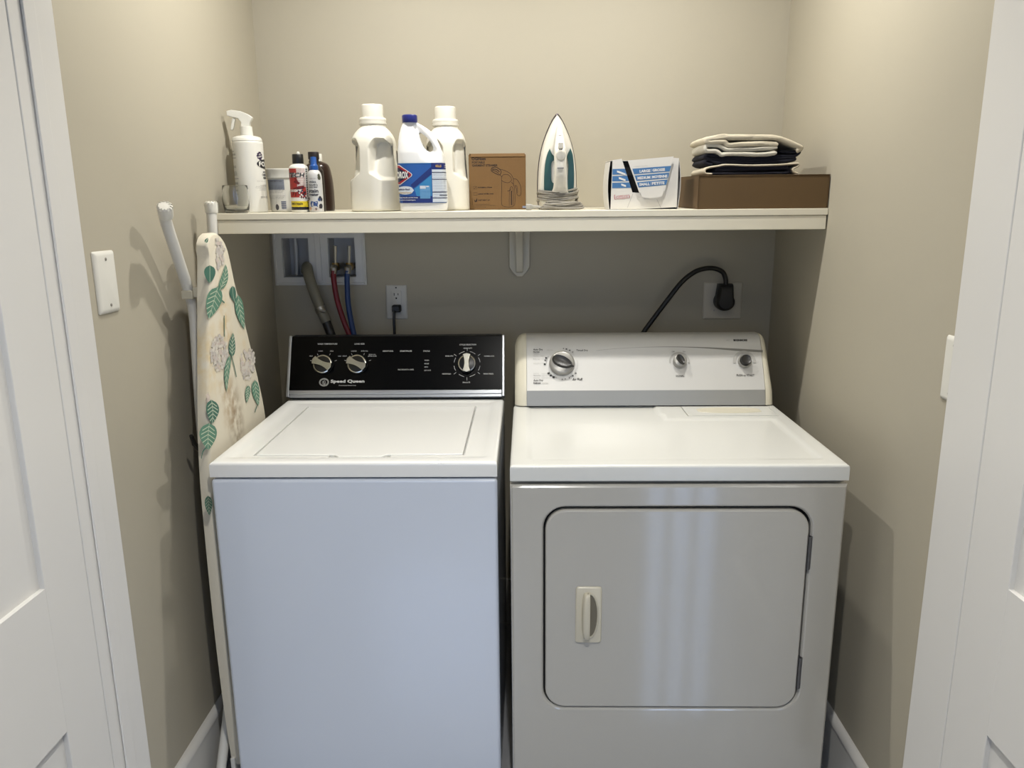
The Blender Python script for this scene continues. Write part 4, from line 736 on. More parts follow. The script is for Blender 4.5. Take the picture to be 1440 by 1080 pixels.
mb.prism(P, -.007, .007, 1); link_mesh('trigger', mb, WPL, sp, bevel=.002)
mb = MB(); f = bd.front
def star(u, v, r, n, k): return [(u+(r if i % 2 else r*k)*math.cos(pi*i/n), v+(r if i % 2 else r*k)*math.sin(pi*i/n)) for i in range(2*n)]
mb.poly(star(.0420, .1530, .0115, 9, .78), f, 1, .0004, .004); mb.text('NO', .0420, .157, .004, f, 2, .0007, wd=.007, rotd=15, bold=.03); mb.text('RINSING', .0420, .151, .004, f, 2, .0007, wd=.014, rotd=15, bold=.03)
for i in range(24):
    pass
el = [(.066+.036*math.cos(2*pi*i/36), .1315+.0130*math.sin(2*pi*i/36)) for i in range(36)]
for i in range(17): mb.add([f(*el[k], .0005) for k in (i, i+1, 35-i-1, 35-i)], [(0, 1, 2, 3)], 0)
mb.text('FOLEX', .0365, .1315, .0135, f, 2, .0009, wd=.062, al='L', bold=.03, sub=.004)
for tx, v, h, wd, u in (('INSTANT', .1095, .0045, .030, .050), ('CARPET SPOT', .102, .0062, .045, .045), ('REMOVER', .094, .0062, .034, .050)): mb.text(tx, u, v, h, f, 0, .0005, wd=wd, al='L', bold=.03)
for v, u, wd in ((.085, .026, .05), (.074, .035, .04), (.0705, .022, .055), (.067, .020, .055), (.0635, .032, .04), (.0600, .030, .04)): mb.text('the carpet cleaner that works and is odor free', u, v, .0022, f, 3, .0005, wd=wd, al='L')
mb.text('32 FL OZ', .034, .0415, .0046, f, 0, .0005, wd=.03, al='L')
for v, wd, mi in ((.165, .008, 1), (.158, .0115, 3), (.1555, .0115, 3), (.1475, .0115, 1), (.1255, .0105, 3), (.122, .0105, 3), (.110, .0105, 3), (.106, .0115, 3), (.102, .0115, 3), (.092, .0135, 1), (.081, .0115, 3), (.078, .0115, 3), (.066, .010, 3), (.060, .010, 3), (.05, .010, 3)): mb.text('DIRECTIONS', -.0520, v, .0026, f, mi, .0005, wd=wd*1.9, al='L', bold=.02)
link_mesh('label_print', mb, [LBLK, LPUR, M('label_white', (240, 238, 230), .5), LGREY], sp, smooth=0, recalc=False)['kind'] = 'stuff'
# --- small glass
gl = on_shelf('drinking_glass', 'small empty clear glass tumbler in front of the spray bottle', 'glass', -.7935, 2.152)
GLS = M('clear_glass', (252, 253, 252), .0, trans=1., ior=1.47, var=0)
n = 44; mb = MB(); out = []
for r, z in ((.0290, 0), (.0310, .002), (.0335, .012), (.0360, .035), (.0345, .060), (.0330, .073), (.0322, .0738), (.0317, .073), (.0334, .060), (.0349, .035), (.0322, .012), (.027, .0075), (.012, .0065), (.0003, .0065)): out.append((r, z))
mb.lathe(out, n); tag(gl, gl['label'], 'glass'); link_mesh('tumbler', mb, GLS, gl, smooth=60)
# --- tub
tb = on_shelf('plastic_tub', 'round white plastic tub with lid and grey label behind the spray bottle', 'tub', -.7035, 2.300)
TUBM = M('tub_plastic', (226, 224, 214), .4)
bt = Body([(0, .039, .039, 2, 0), (.003, .041, .041, 2, 0), (.095, .0445, .0445, 2, 0)])
mb = MB(); bt.mesh(mb, 6); link_mesh('tub', mb, TUBM, tb, smooth=40)
mb = MB(); mb.lathe([(.0455, .094), (.0475, .095), (.0475, .112), (.0485, .114), (.0485, .119), (.0465, .1205), (.044, .1195), (.0001, .1195)], 44); link_mesh('lid', mb, TUBM, tb, smooth=40)
mb = MB(); f = bt.front
mb.rect(-.062, .0135, .062, .090, f, 0, .0005, 12); mb.rect(-.062, .0155, .004, .062, f, 1, .0004, 12)
mb.text('STAIN REMOVER', -.012, .085, .003, f, 2, .0008, wd=.04)
for i in range(9): mb.text('mix one scoop in warm water and soak', -.0245, .072-.0036*i-(.006 if i > 5 else 0), .0023, f, 2, .0008, wd=.076-.006*(i % 3))
for i in range(7): mb.rect(.001, .0145, .0085+.0032*i, .0102+.0032*i, f, 3, .0008, 2)
mb.poly([(-.012+.0055*math.cos(2*pi*i/14), .013+.0085*math.sin(2*pi*i/14)) for i in range(14)], f, 2, .0008)
link_mesh('label_print', mb, [M('tub_band', (128, 134, 146), .6), M('tub_label', (222, 220, 212), .6), M('tub_text', (74, 72, 78), .6), M('tub_code', (62, 76, 116), .6)], tb, smooth=0, recalc=False)['kind'] = 'stuff'
# --- red label bottle
rb = on_shelf('stain_remover_bottle', 'white bottle with red and yellow label and black cap', 'bottle', -.6275, 2.195, 0)
b1 = Body([(0, .0235, .0235, 2, 0), (.002, .0255, .0255, 2, 0), (.006, .0258, .0258, 2, 0), (.118, .0258, .0258, 2, 0), (.1225, .0245, .0245, 2, 0), (.127, .019, .019, 2, 0), (.1295, .0145, .0145, 2, 0), (.132, .0135, .0135, 2, 0)])
mb = MB(); b1.mesh(mb, 14); link_mesh('bottle', mb, WPL, rb, smooth=40)
mb = MB(); mb.lathe([(.0148, .130), (.0152, .131), (.0150, .154), (.014, .1555), (.0001, .1555)], 32); cp_ = link_mesh('cap', mb, BLACK, rb)
mb = MB(); mb.lathe([(.0045, .1555), (.0042, .160), (.0025, .162), (.0001, .1625)], 16, (.002, 0, 0)); link_mesh('nozzle', mb, WPL, cp_)
mb = MB(); f = b1.front
mb.rect(-.040, .0245, .040, .117, f, 0, .0004, 14); mb.rect(-.040, .0305, .0145, .030, f, 1, .0004, 14); mb.rect(-.040, .040, .0065, .0145, f, 2, .0004, 16); mb.rect(-.040, .0245, .030, .040, f, 3, .0004, 12)
for i in range(15): mb.rect(.0015+i*.0016, .0023+i*.0016, .068, .117, f, 3, .0006, 1)
for i in range(16): mb.rect(-.0, .0245, .069+i*.003, .0699+i*.003, f, 3, .0006, 6)
mb.text('TECH', -.028, .0995, .0130, f, 3, .0008, wd=.048, al='L', bold=.09, slant=.2, sub=.004); mb.text('TECH', -.028, .0995, .0125, f, 2, .0011, wd=.048, al='L', bold=.035, slant=.2, sub=.004)
mb.poly([(.000, .076), (-.010, .081), (-.004, .086), (-.006, .0925), (.0005, .0895), (.004, .082), (.009, .0785), (.004, .074)], f, 4, .0009, .004)
mb.poly([(-.014, .064), (.004, .070), (.018, .072), (.020, .066), (.008, .062), (-.006, .060)], f, 4, .0009, .004)
mb.text('STAIN REMOVER', -.006, .058, .007, f, 3, .0011, wd=.040, bold=.05)
for u0, v0, u1, v1 in ((-.016, .044, -.012, .056), (-.008, .042, -.004, .054), (.0, .048, .006, .055), (.010, .042, .018, .054), (.004, .040, .012, .047)): mb.poly([(u0, v0), (u1, v0+.002), (u1+.002, v1), (u0+.002, v1-.002)], f, 4, .0009)
for k in range(26):
    u, v = random.uniform(.002, .024), random.uniform(.036, .066); r_ = random.uniform(.0012, .0026); mb.poly([(u+r_*math.cos(i), v+r_*math.sin(i)) for i in range(6)], f, random.choice((3, 2, 5)), .0010+.00002*k)
mb.text('SUPERIOR STRENGTH', -.006, .0225, .0065, f, 2, .0008, wd=.036, bold=.03)
for i in range(18): mb.rect(.0268, .0268+random.uniform(.003, .008), .114-i*.006, .1165-i*.006, f, 2, .0006, 1)
link_mesh('label_print', mb, [M('label_red', (178, 52, 46), .5), M('label_yellow', (232, 206, 44), .5), LBLK, M('label_white2', (236, 232, 224), .5), M('label_deep_red', (112, 18, 20), .5), LPUR], rb, smooth=0, recalc=False)['kind'] = 'stuff'
# --- slim spray with blue head
bb = on_shelf('stain_treater_spray', 'slim grey-white spray bottle with blue cap beside the red label bottle', 'bottle', -.5820, 2.185, 0)
GRW = M('grey_white_plastic', (206, 206, 204), .38); BLU = M('blue_plastic', (28, 84, 160), .35)
b2 = Body(sm([(0, .0190, .0190, 2, 0), (.002, .0200, .0200, 2, 0), (.03, .0202, .0202, 2, 0), (.085, .0200, .0200, 2, 0), (.100, .0188, .0188, 2, 0), (.108, .0155, .0155, 2, 0), (.1125, .0115, .0115, 2, 0), (.114, .0105, .0105, 2, 0)], 3))
mb = MB(); b2.mesh(mb, 24, 36); link_mesh('bottle', mb, GRW, bb, smooth=40)
mb = MB(); mb.lathe([(.0115, .1125), (.0118, .114), (.0116, .124), (.0100, .1255), (.0085, .128), (.0080, .145), (.0072, .1475), (.0001, .148)], 28); link_mesh('spray_head', mb, BLU, bb)
mb = MB(); f = b2.front
mb.text('EVERYDAY', 0, .0895, .0025, f, 3, .0005, wd=.018)
for tx, v, h, wd in (('miss', .0815, .0065, .018), ("mouth's", .0735, .0065, .026), ('messy eater', .0665, .0048, .025), ('stain', .0570, .0095, .028), ('treater', .0470, .0070, .028)): mb.text(tx, -.001, v, h, f, 0, .0005, wd=wd, bold=.015 if v > .06 else .03)
mb.poly([(-.010, .018), (-.012, .024), (-.009, .030), (0, .028), (.009, .030), (.010, .024), (.008, .018), (.010, .014), (0, .017), (-.009, .014)], f, 1, .0005)
for u, v, r_, mi in ((.018, .092, .005, 2), (.017, .098, .004, 2), (.017, .038, .0045, 0), (.021, .034, .004, 0), (.014, .034, .004, 1), (.018, .016, .0058, 0), (.015, .013, .003, 0), (-.016, .036, .004, 3), (-.013, .010, .004, 4), (-.019, .030, .003, 4), (.004, .0085, .003, 3)): mb.poly([(u+r_*math.cos(2*pi*i/10), v+r_*1.2*math.sin(2*pi*i/10)) for i in range(10)], f, mi, .0006)
mb.text('4 fl oz', .004, .006, .003, f, 4, .0007, wd=.016); mb.text('spray and wash', .002, .0115, .0026, f, 4, .0007, wd=.022)
link_mesh('label_print', mb, [M('ink_dark', (42, 40, 52), .6), M('ink_blue', (48, 76, 132), .6), M('ink_olive', (64, 66, 48), .6), M('ink_taupe', (120, 108, 108), .6), M('ink_peach', (206, 160, 128), .6)], bb, smooth=0, recalc=False)['kind'] = 'stuff'
# --- dark bottle with black cap and amber bottle with white cap
DKB = M('dark_brown_plastic', (30, 20, 17), .3); AMB = M('amber_plastic', (46, 24, 15), .28, var=.1)
kb = on_shelf('dark_bottle', 'dark brown bottle with ridged black cap behind the blue-capped spray', 'bottle', -.6010, 2.262)
b3 = Body(sm([(0, .0235, .0235, 2, 0), (.002, .0250, .0250, 2, 0), (.10, .0250, .0250, 2, 0), (.118, .021, .021, 2, 0), (.131, .0135, .0135, 2, 0), (.138, .0125, .0125, 2, 0)], 3))
mb = MB(); b3.mesh(mb, 20, 36); link_mesh('bottle', mb, DKB, kb, smooth=40)
mb = MB(); mb.lathe([(.0125, .134), (.0150, .135), (.0150, .139), (.0135, .140), (.0135, .144), (.0155, .145), (.0155, .163), (.0148, .1645), (.0001, .1645)], 32); link_mesh('cap', mb, M('black_brown_cap', (24, 15, 16), .4), kb, smooth=30)
ab = on_shelf('amber_bottle', 'brown plastic bottle with white cap, hindmost beside the tall detergent bottle', 'bottle', -.6190, 2.365)
b4 = Body(sm([(0, .040, .034, 3, 0), (.003, .0425, .036, 3, 0), (.06, .0425, .0365, 3, 0), (.095, .040, .034, 3, 0), (.128, .034, .028, 2.6, 0), (.138, .024, .020, 2.2, 0), (.143, .013, .013, 2, 0), (.150, .0125, .0125, 2, 0)], 4))
mb = MB(); b4.mesh(mb, 30, 40); link_mesh('bottle', mb, AMB, ab, smooth=40)
mb = MB(); mb.lathe([(.0150, .143), (.0152, .145), (.0150, .163), (.0142, .1645), (.0001, .1645)], 32); link_mesh('cap', mb, WPL, ab)
# --- two detergent bottles with hollowed grips
DET = M('detergent_white', (236, 232, 218), .36, var=.008)
bd5 = Body(sm([(0, .0565, .070, 3.0, 0), (.0025, .0605, .0745, 3.0, 0), (.010, .0620, .0765, 3.0, 0), (.045, .0615, .0760, 3.0, 0), (.085, .0600, .075, 3.0, 0), (.125, .0575, .0725, 2.9, 0), (.165, .0565, .0705, 2.7, 0), (.190, .0560, .0660, 2.5, 0), (.205, .0520, .0580, 2.3, 0), (.218, .0440, .0460, 2.1, 0), (.226, .0365, .0370, 2, 0), (.2315, .0345, .0345, 2, 0), (.236, .0345, .0345, 2, 0)], 4))
def dent(x, y, z):
    if y >= 0: return (x, y, z)
    a = abs(x); m = 0
    zl = .100-.018*smst(.012, .05, a); zh = .196-.030*(1-smst(.010, .03, a))*.8-.012*smst(.045, .058, a)
    m = smst(.0125, .0215, a)*smst(zl, zl+.012, z)*(1-smst(zh-.011, zh, z))
    k = min(1, (z-zl)/(zh-zl)) if zh > zl else 0; k = max(0, k)
    return (x*(1-.05*m), y+m*(.018+.030*k)*(-y/.07)**.3, z)
def detergent(x, y, rz, label, sc):
    t = on_shelf('detergent_bottle', label, 'bottle', x, y, rz, 'white detergent bottles'); t.scale = (sc, sc, sc)
    mb = MB(); bd5.mesh(mb, 130, 210, dent=dent); link_mesh('bottle', mb, DET, t, smooth=70)
    mb = MB(); mb.lathe([(.0345, .2335), (.0372, .2345), (.0378, .238), (.0366, .2415), (.0374, .2445), (.0372, .2490), (.0345, .2520), (.0298, .2525)], 48); link_mesh('cap_ring', mb, DET, t, smooth=40)
    mb = MB(); secs = []
    for r, z in ((.0298, .251), (.0296, .283), (.0288, .2855), (.027, .2868), (.0001, .2868)): secs.append([(r*(1+(.012 if j % 2 and r > .02 else 0))*math.cos(2*pi*j/72), r*(1+(.012 if j % 2 and r > .02 else 0))*math.sin(2*pi*j/72), z) for j in range(72)])
    mb.loft(secs); link_mesh('measuring_cap', mb, DET, t, smooth=40)
    return t
t = detergent(-.4235, 2.240, -13, 'large white detergent bottle with hollowed grip, left of the bleach jug', 1.0)
mb = MB(); f = lambda u, v, o: bd5.P(R(26)+u/.06, v, o)
mb.rect(-.012, .03, .098, .165, f, 0, .0008, 5); mb.rect(-.006, .03, .026, .046, f, 0, .0008, 5); link_mesh('side_label', mb, LBLK, t, smooth=0)['kind'] = 'stuff'
detergent(-.2285, 2.313, 9, 'white detergent bottle standing half hidden between the bleach jug and the steamer carton', 1.0)
# --- bleach jug
cj = on_shelf('bleach_jug', 'white bleach jug with blue cap, blue label and looped handle', 'jug', -.2800, 2.185)
JW = M('jug_white', (242, 242, 240), .3, var=.006)
def edges(z):
    Lp = [(0, -.0625), (.004, -.0655), (.02, -.0660), (.13, -.0672), (.16, -.0672), (.185, -.0655), (.205, -.0620), (.220, -.0575), (.231, -.0520), (.238, -.0490)]
    Rp = [(0, .0605), (.004, .0635), (.02, .0645), (.13, .0600), (.15, .0560), (.17, .0480), (.19, .0400), (.205, .0300), (.217, .0160), (.2265, .0010), (.233, -.0120), (.238, -.0165)]
    Dp = [(0, .040), (.004, .043), (.02, .044), (.13, .044), (.155, .042), (.18, .036), (.205, .028), (.225, .0195), (.238, .0165)]
    def it(T):
        for a, b in zip(T, T[1:]):
            if z <= b[0]: return a[1]+(b[1]-a[1])*smst(0, 1, (z-a[0])/(b[0]-a[0])) if False else a[1]+(b[1]-a[1])*(z-a[0])/(b[0]-a[0])
        return T[-1][1]
    return it(Lp), it(Rp), it(Dp)
mb = MB(); secs = []
A_, B_ = Vector((-.019, .226)), Vector((.0270, .157))
for i in range(61):
    z = .238*i/60; l, r_, d = edges(z); cx_, rx = (l+r_)/2, (r_-l)/2; nn = 3.6-1.3*smst(.14, .22, z); sec = []
    for j in range(96):
        th = 2*pi*j/96; c, q = math.cos(th), math.sin(th); x_ = cx_+rx*math.copysign(abs(c)**(2/nn), c); y_ = d*math.copysign(abs(q)**(2/nn), q)
        p = Vector((x_, z)); ab_ = B_-A_; t_ = max(0, min(1, (p-A_).dot(ab_)/ab_.length_squared)); dist = (p-A_-ab_*t_).length
        y_ *= 1-.70*math.exp(-(dist/.0155)**2); sec.append((x_, y_, z))
    secs.append(sec)
mb.loft(secs); jug = link_mesh('jug_body', mb, JW, cj, smooth=60)
# the grip hole is cut right through
ab_ = (B_-A_).normalized(); nrm = Vector((-ab_.y, ab_.x)); ctr = (A_+B_)/2+ab_*.011; hl, hw = .0290, .0112
mc = MB(); P = [(ctr+ab_*hl*math.cos(2*pi*i/32)+nrm*hw*math.sin(2*pi*i/32)*(1.0-.35*math.cos(2*pi*i/32+pi))) for i in range(32)]
mc.prism([(p.x, p.y) for p in P], -.08, .08, 1); cut = link_mesh('cutter', mc, JW, cj)
bo = jug.modifiers.new('hole', 'BOOLEAN'); bo.operation = 'DIFFERENCE'; bo.object = cut; bo.solver = 'EXACT'
rm = jug.modifiers.new('remesh', 'REMESH'); rm.mode = 'VOXEL'; rm.voxel_size = .0017; rm.use_smooth_shade = True
smo = jug.modifiers.new('smooth', 'SMOOTH'); smo.iterations = 6; smo.factor = .5
bake(jug); bpy.data.objects.remove(cut)
jug.data.polygons.foreach_set('use_smooth', [True]*len(jug.data.polygons))
if not jug.data.materials: jug.data.materials.append(JW)
mb = MB(); secs = []
for r, z in ((.0195, .2335), (.0202, .2345), (.0202, .2505), (.0192, .253), (.017, .2540), (.0001, .2540)): secs.append([(-.0325+r*(1+(.02 if j % 2 and r > .018 else 0))*math.cos(2*pi*j/60), r*(1+(.02 if j % 2 and r > .018 else 0))*math.sin(2*pi*j/60), z) for j in range(60)])
mb.loft(secs); link_mesh('cap', mb, M('bleach_cap', (26, 38, 120), .38), cj, smooth=40)
def cf(u, v, o=0.):
    l, r_, d = edges(v); cx_, rx = (l+r_)/2, (r_-l)/2; t = max(-.9995, min(.9995, (u-cx_)/rx)); nn = 3.6; y_ = d*(1-abs(t)**nn)**(1/nn)
    return (cx_+rx*t*(1+o/rx), -y_-o, v)
mb = MB(); z0, z1 = .0225, .1270; o0 = .0013
def crect(u0, u1, v0, v1, mi, o, n=10): mb.rect(u0, u1, v0, v1, cf, mi, o, n)
crect(-.0675, .0628, z0, z1, 0, o0, 40)
mb.poly([(-.030, .070), (.026, .1165), (.026, .098), (-.022, .062)], cf, 1, o0+.0003, .004)
mb.poly([(-.020, .060), (.026, .096), (.026, .030), (-.012, .030)], cf, 2, o0+.0002, .004)
crect(-.0675, .026, z0, .0405, 1, o0+.0003, 12); crect(.026, .0628, .1115, z1, 1, o0+.0004, 10); crect(-.0675, .026, .1255, z1, 2, o0+.0004, 10)
dm = lambda k: [(-.0680, .0965+.026*k), (-.0585, .0965+.0265*k), (-.0270, .0965+.0045*k), (-.0240, .0965), (-.0270, .0965-.0045*k), (-.0585, .0965-.0265*k), (-.0680, .0965-.026*k)]
mb.poly(dm(1.0), cf, 3, o0+.0006, .003); mb.poly([(-.0680+(p[0]+.068)*.955, .0965+(p[1]-.0965)*.92) for p in dm(1)], cf, 4, o0+.0009, .003); mb.poly([(-.0680+(p[0]+.068)*.83, .0965+(p[1]-.0965)*.72) for p in dm(1)], cf, 5, o0+.0012, .003)
mb.text('OROX', -.0340, .0965, .0185, cf, 3, o0+.0016, wd=.033, al='R', bold=.045, sub=.003)
cl_ = [(-.045+.024*math.cos(2*pi*i/22)*(1+.08*math.sin(5*i)), .056+.011*math.sin(2*pi*i/22)) for i in range(22)]; mb.poly([(max(-.0655, p[0]), p[1]) for p in cl_], cf, 6, o0+.0007, .003)
mb.text('Disinfecting Bleach', -.0320, .0580, .0058, cf, 7, o0+.0010, wd=.034, al='R', bold=.03); mb.text('concentrated formula', -.0280, .0500, .0045, cf, 8, o0+.0010, wd=.038, al='R', bold=.02)
mb.text('Cleans laundry and the home', -.0120, .0365, .0042, cf, 3, o0+.0010, wd=.052, al='R', bold=.02); mb.text('kills common household germs', -.0180, .0302, .0040, cf, 3, o0+.0010, wd=.046, al='R', bold=.02)
crect(-.0055, .0215, .034, .068, 9, o0+.0006, 4); crect(-.005, .010, .060, .0675, 6, o0+.0008, 3); crect(.011, .018, .064, .0675, 6, o0+.0008, 2)
for i in range(7): mb.text('keep out of reach of children', .008, .055-i*.0032, .0018, cf, 2, o0+.0009, wd=.025)
mb.text('KILLS', .0445, .1190, .0065, cf, 8, o0+.0008, wd=.014, bold=.03); mb.rect(.058, .0625, .1155, .117, cf, 3, o0+.0008); mb.rect(.058, .0625, .120, .1215, cf, 3, o0+.0008)
crect(.0275, .0632, .0245, .1100, 6, o0+.0008, 10)
for v, mi in ((.1015, 5), (.0835, 5), (.0500, 5), (.0415, 5), (.0345, 5)): crect(.0275 if v != .0415 else .045, .0632, v, v+.0020, mi, o0+.0010, 10)
for i in range(14): mb.text('directions for use and precautions to follow', .0455, .0985-i*.0050+(.001 if i % 3 else 0), .0026, cf, 10, o0+.0010, wd=.031)
link_mesh('label', mb, [M('bleach_blue', (34, 92, 172), .4, var=.12, vs=20), M('bleach_navy', (22, 44, 118), .4), M('bleach_cyan', (52, 138, 196), .4, var=.1, vs=30), M('bleach_white', (244, 244, 240), .4), M('bleach_red', (176, 24, 48), .4), M('bleach_dark', (24, 26, 66), .4), M('bleach_pale', (222, 230, 238), .4), M('bleach_ink', (30, 40, 90), .5), M('bleach_gold', (214, 176, 96), .5), M('bleach_light', (112, 168, 214), .5), M('bleach_grey', (138, 146, 166), .5)], cj, smooth=0, recalc=False)['kind'] = 'stuff'
# --- steamer carton
st = on_shelf('steamer_carton', 'square brown carton printed with a handheld garment steamer drawing', 'box', -.0815, 2.305)
KR = M('brown_card', (118, 87, 46), .8, var=.06, vs=25, bump=.15, bs=160); KRD = M('brown_card_edge', (136, 104, 64), .8); INK = M('brown_ink', (44, 27, 12), .7)
w_, h_, d_ = .0825, .1590, .095
mb = MB(); mb.box(-w_, w_, 0, d_, 0, h_-.004); link_mesh('carton', mb, KR, st, bevel=.002, seg=2)
mb = MB(); mb.box(-w_+.002, w_-.004, -.001, d_, h_-.0035, h_-.0015); mb.box(-w_+.006, w_-.003, -.0016, -.0004, h_-.0105, h_-.0015); link_mesh('lid_flap', mb, KRD, st, bevel=.0006, seg=1)
fs = lambda u, v, o=0.: (u, -.00025-o, v)
s_ = .0001505                           # size of one drawing unit
def q(x, y): return ((x-525)*.000187, (1005-y)*.000187)
mb = MB()
mb.text('OGHom', *q(130, 238), .0088, fs, 0, wd=.041, al='L', bold=.05); mb.text('PORTABLE', *q(136, 292), .0062, fs, 0, wd=.037, al='L', bold=.03); mb.text('GARMENT STEAMER', *q(136, 338), .0062, fs, 0, wd=.074, al='L', bold=.03)
def rib(pts, wd=.0011, k=5): mb.ribbon([(p.x, p.y) for p in spline([Vector((*q(*p), 0)) for p in pts], k)], wd, fs, 0)
rib([(590, 510), (590, 700), (585, 880), (600, 945), (680, 968), (770, 955), (795, 900), (795, 760), (780, 640), (740, 590)])
rib([(590, 510), (620, 480), (690, 480), (735, 520), (740, 570), (690, 600), (620, 585), (590, 560)]); rib([(560, 395), (650, 420), (730, 470), (770, 540), (775, 640)])
rib([(440, 375), (500, 365), (565, 400), (585, 440), (560, 480), (500, 460), (435, 420), (440, 375)], .0018); rib([(450, 395), (510, 400), (560, 435)], .0022); rib([(445, 410), (500, 425), (550, 462)], .0016)
rib([(560, 480), (600, 510)]); rib([(770, 540), (830, 555), (880, 640), (892, 740), (875, 795), (830, 780), (820, 700), (800, 640)], .0012); rib([(800, 640), (830, 660), (835, 760)], .0009)
rib([(705, 950), (712, 720), (740, 660), (765, 690), (770, 780), (765, 950)], .0011); rib([(740, 940), (742, 720)], .0032); rib([(680, 725), (715, 718), (740, 690)], .0014)
for yy, tx, wd in ((668, 'POWERFUL STEAM', .041), (765, 'LARGE WATER TANK', .046), (860, 'FAST HEAT UP', .034)):
    mb.text(tx, *q(220, yy), .0034, fs, 0, wd=wd, al='L', bold=.04)
mb.ribbon([q(*p) for p in ((152, 650), (200, 650), (200, 692), (152, 692))], .0008, fs, 0, 0, True); mb.ribbon([q(160, 690), q(195, 655)], .0009, fs, 0)
mb.ribbon([q(*p) for p in ((152, 745), (205, 745), (205, 785), (152, 785))], .0008, fs, 0, 0, True); mb.poly([q(*p) for p in ((155, 850), (180, 870), (205, 825), (205, 880), (170, 890))], fs, 0)
mb.text('model and rating details are on the base', *q(158, 922), .0026, fs, 0, wd=.045, al='L'); mb.text('read the instructions before first use of this appliance', *q(158, 942), .0026, fs, 0, wd=.063, al='L'); mb.text('keep this box for storage', *q(158, 965), .0024, fs, 0, wd=.034, al='L')
link_mesh('carton_print', mb, INK, st, smooth=0, recalc=False)['kind'] = 'stuff'
# --- steam iron
ir = on_shelf('steam_iron', 'white and teal steam iron standing on its heel with grey cord wrapped round', 'iron', .0905, 2.245)
IW = M('iron_white', (236, 232, 220), .3, var=.008); TEAL = M('iron_teal', (44, 86, 86), .38, coat=.0, var=.03); IRG = M('iron_sole', (92, 86, 88), .3, .8); CORD = M('grey_cord', (148, 143, 132), .6, var=.06, vs=90); IR2 = M('iron_pale', (206, 202, 190), .35)
hw_ = [(0, .0490), (.012, .0520), (.04, .0545), (.08, .0545), (.12, .0520), (.155, .0465), (.185, .0385), (.215, .0270), (.24, .0145), (.252, .0062), (.2575, .0015)]
def hwf(z):
    for a, b in zip(hw_, hw_[1:]):
        if z <= b[0]: return a[1]+(b[1]-a[1])*(z-a[0])/(b[0]-a[0])
    return .0008
HP = [p for p in spline([Vector((a, b, 0)) for a, b in hw_], 3)]
def iol(k, y, zo=0.):
    rt = [(p.y*k, y, (p.x-.10)*(k if p.x > .1 else 1-(1-k)*.6)+.10+zo) for p in HP]; return rt+[(-a, b, c) for a, b, c in reversed(rt)]
mb = MB(); mb.loft([iol(1.035, .060), iol(1.045, .058), iol(1.045, .052), iol(1.02, .049)]); link_mesh('soleplate', mb, IRG, ir, smooth=40)
mb = MB(); mb.loft([iol(1.0, .050), iol(1.0, .038), iol(.975, .022), iol(.93, .010), iol(.86, .002), iol(.7, -.003), iol(.45, -.006), iol(.15, -.007)]); link_mesh('body', mb, IW, ir, smooth=50)
def iq(x, y): return ((x-393)*.000278, (1000-y)*.000278)
TL = [(312, 402), (285, 462), (264, 560), (256, 700), (256, 800), (272, 845), (300, 858), (345, 818), (372, 762), (345, 745), (330, 705), (326, 565), (345, 512), (382, 500), (360, 480), (335, 452)]
TR = [(520, 402), (545, 470), (558, 600), (560, 750), (548, 832), (522, 855), (500, 822), (494, 700), (500, 560), (488, 500), (490, 462)]
for pl in (TL, TR):
    P = [(p.x, p.y) for p in spline([Vector((*iq(*p), 0)) for p in pl+[pl[0]]], 3)][:-1]; mb = MB()
    c_ = (sum(p[0] for p in P)/len(P), sum(p[1] for p in P)/len(P))
    mb.loft([[(p[0]*k+c_[0]*(1-k), y_, p[1]*k+c_[1]*(1-k)) for p in P] for k, y_ in ((1, .012), (1, -.0065), (.97, -.0085), (.9, -.0095))]); link_mesh('water_tank', mb, TEAL, ir, smooth=40)
HS = [(.030, -.004, .036, .010), (.045, -.016, .026, .014), (.060, -.030, .0185, .013), (.09, -.044, .0165, .013), (.12, -.048, .0165, .013), (.145, -.044, .0170, .015), (.162, -.034, .0165, .020), (.175, -.020, .0145, .016), (.195, -.010, .0120, .009), (.220, -.005, .0085, .005), (.238, -.002, .0035, .003)]
HS = [(a.x, a.y, a.z, b.x) for a, b in zip(spline([Vector(h[:3]) for h in HS], 4), spline([Vector((h[3], 0, 0)) for h in HS], 4))]
mb = MB(); mb.loft([[(.0055+rx*math.copysign(abs(math.cos(2*pi*j/28))**.75, math.cos(2*pi*j/28)), y_+ry*math.copysign(abs(math.sin(2*pi*j/28))**.75, math.sin(2*pi*j/28)), z) for j in range(28)] for z, y_, rx, ry in HS]); hn = link_mesh('handle', mb, IW, ir, smooth=60)
mb = MB(); mb.box(.0, .0125, -.0595, -.046, .163, .179); link_mesh('spray_button', mb, IR2, hn, bevel=.002)
mb = MB(); mb.lathe([(.0135, -.004), (.0135, .004), (.0115, .006), (.0001, .0065)], 30, mat=Matrix.Translation((.0065, -.057, .145)) @ Matrix.Rotation(R(90), 4, 'X')); mb.box(.0055, .0075, -.065, -.062, .134, .156); link_mesh('steam_dial', mb, IR2, hn, smooth=40)
mb = MB(); mb.box(-.0035, .0145, -.0625, -.060, .1105, .1130); link_mesh('indicator_slot', mb, LGREY, hn, smooth=0)
mb = MB(); mb.tube([(.0055+.0058*math.cos(R(a)), -.0165, .1965+.0035*math.sin(R(a))) for a in range(20, 161, 14)], .0007, 6); link_mesh('nozzle_mark', mb, LGREY, hn)
pts = []
for k in range(5*24+1):
    a = 2*pi*k/24; lp = k/24; pts.append(((.0555+.0025*math.sin(lp*2.1))*math.cos(a)+.0015, .020+.050*math.sin(a), .020+.0058*lp+.008*math.cos(a)**2*(1 if math.sin(a) < 0 else .3)+.0012*math.sin(3.1*lp+a)))
mb = MB(); mb.tube(pts, .0031, 8); cd = link_mesh('wrapped_cord', mb, CORD, ir)
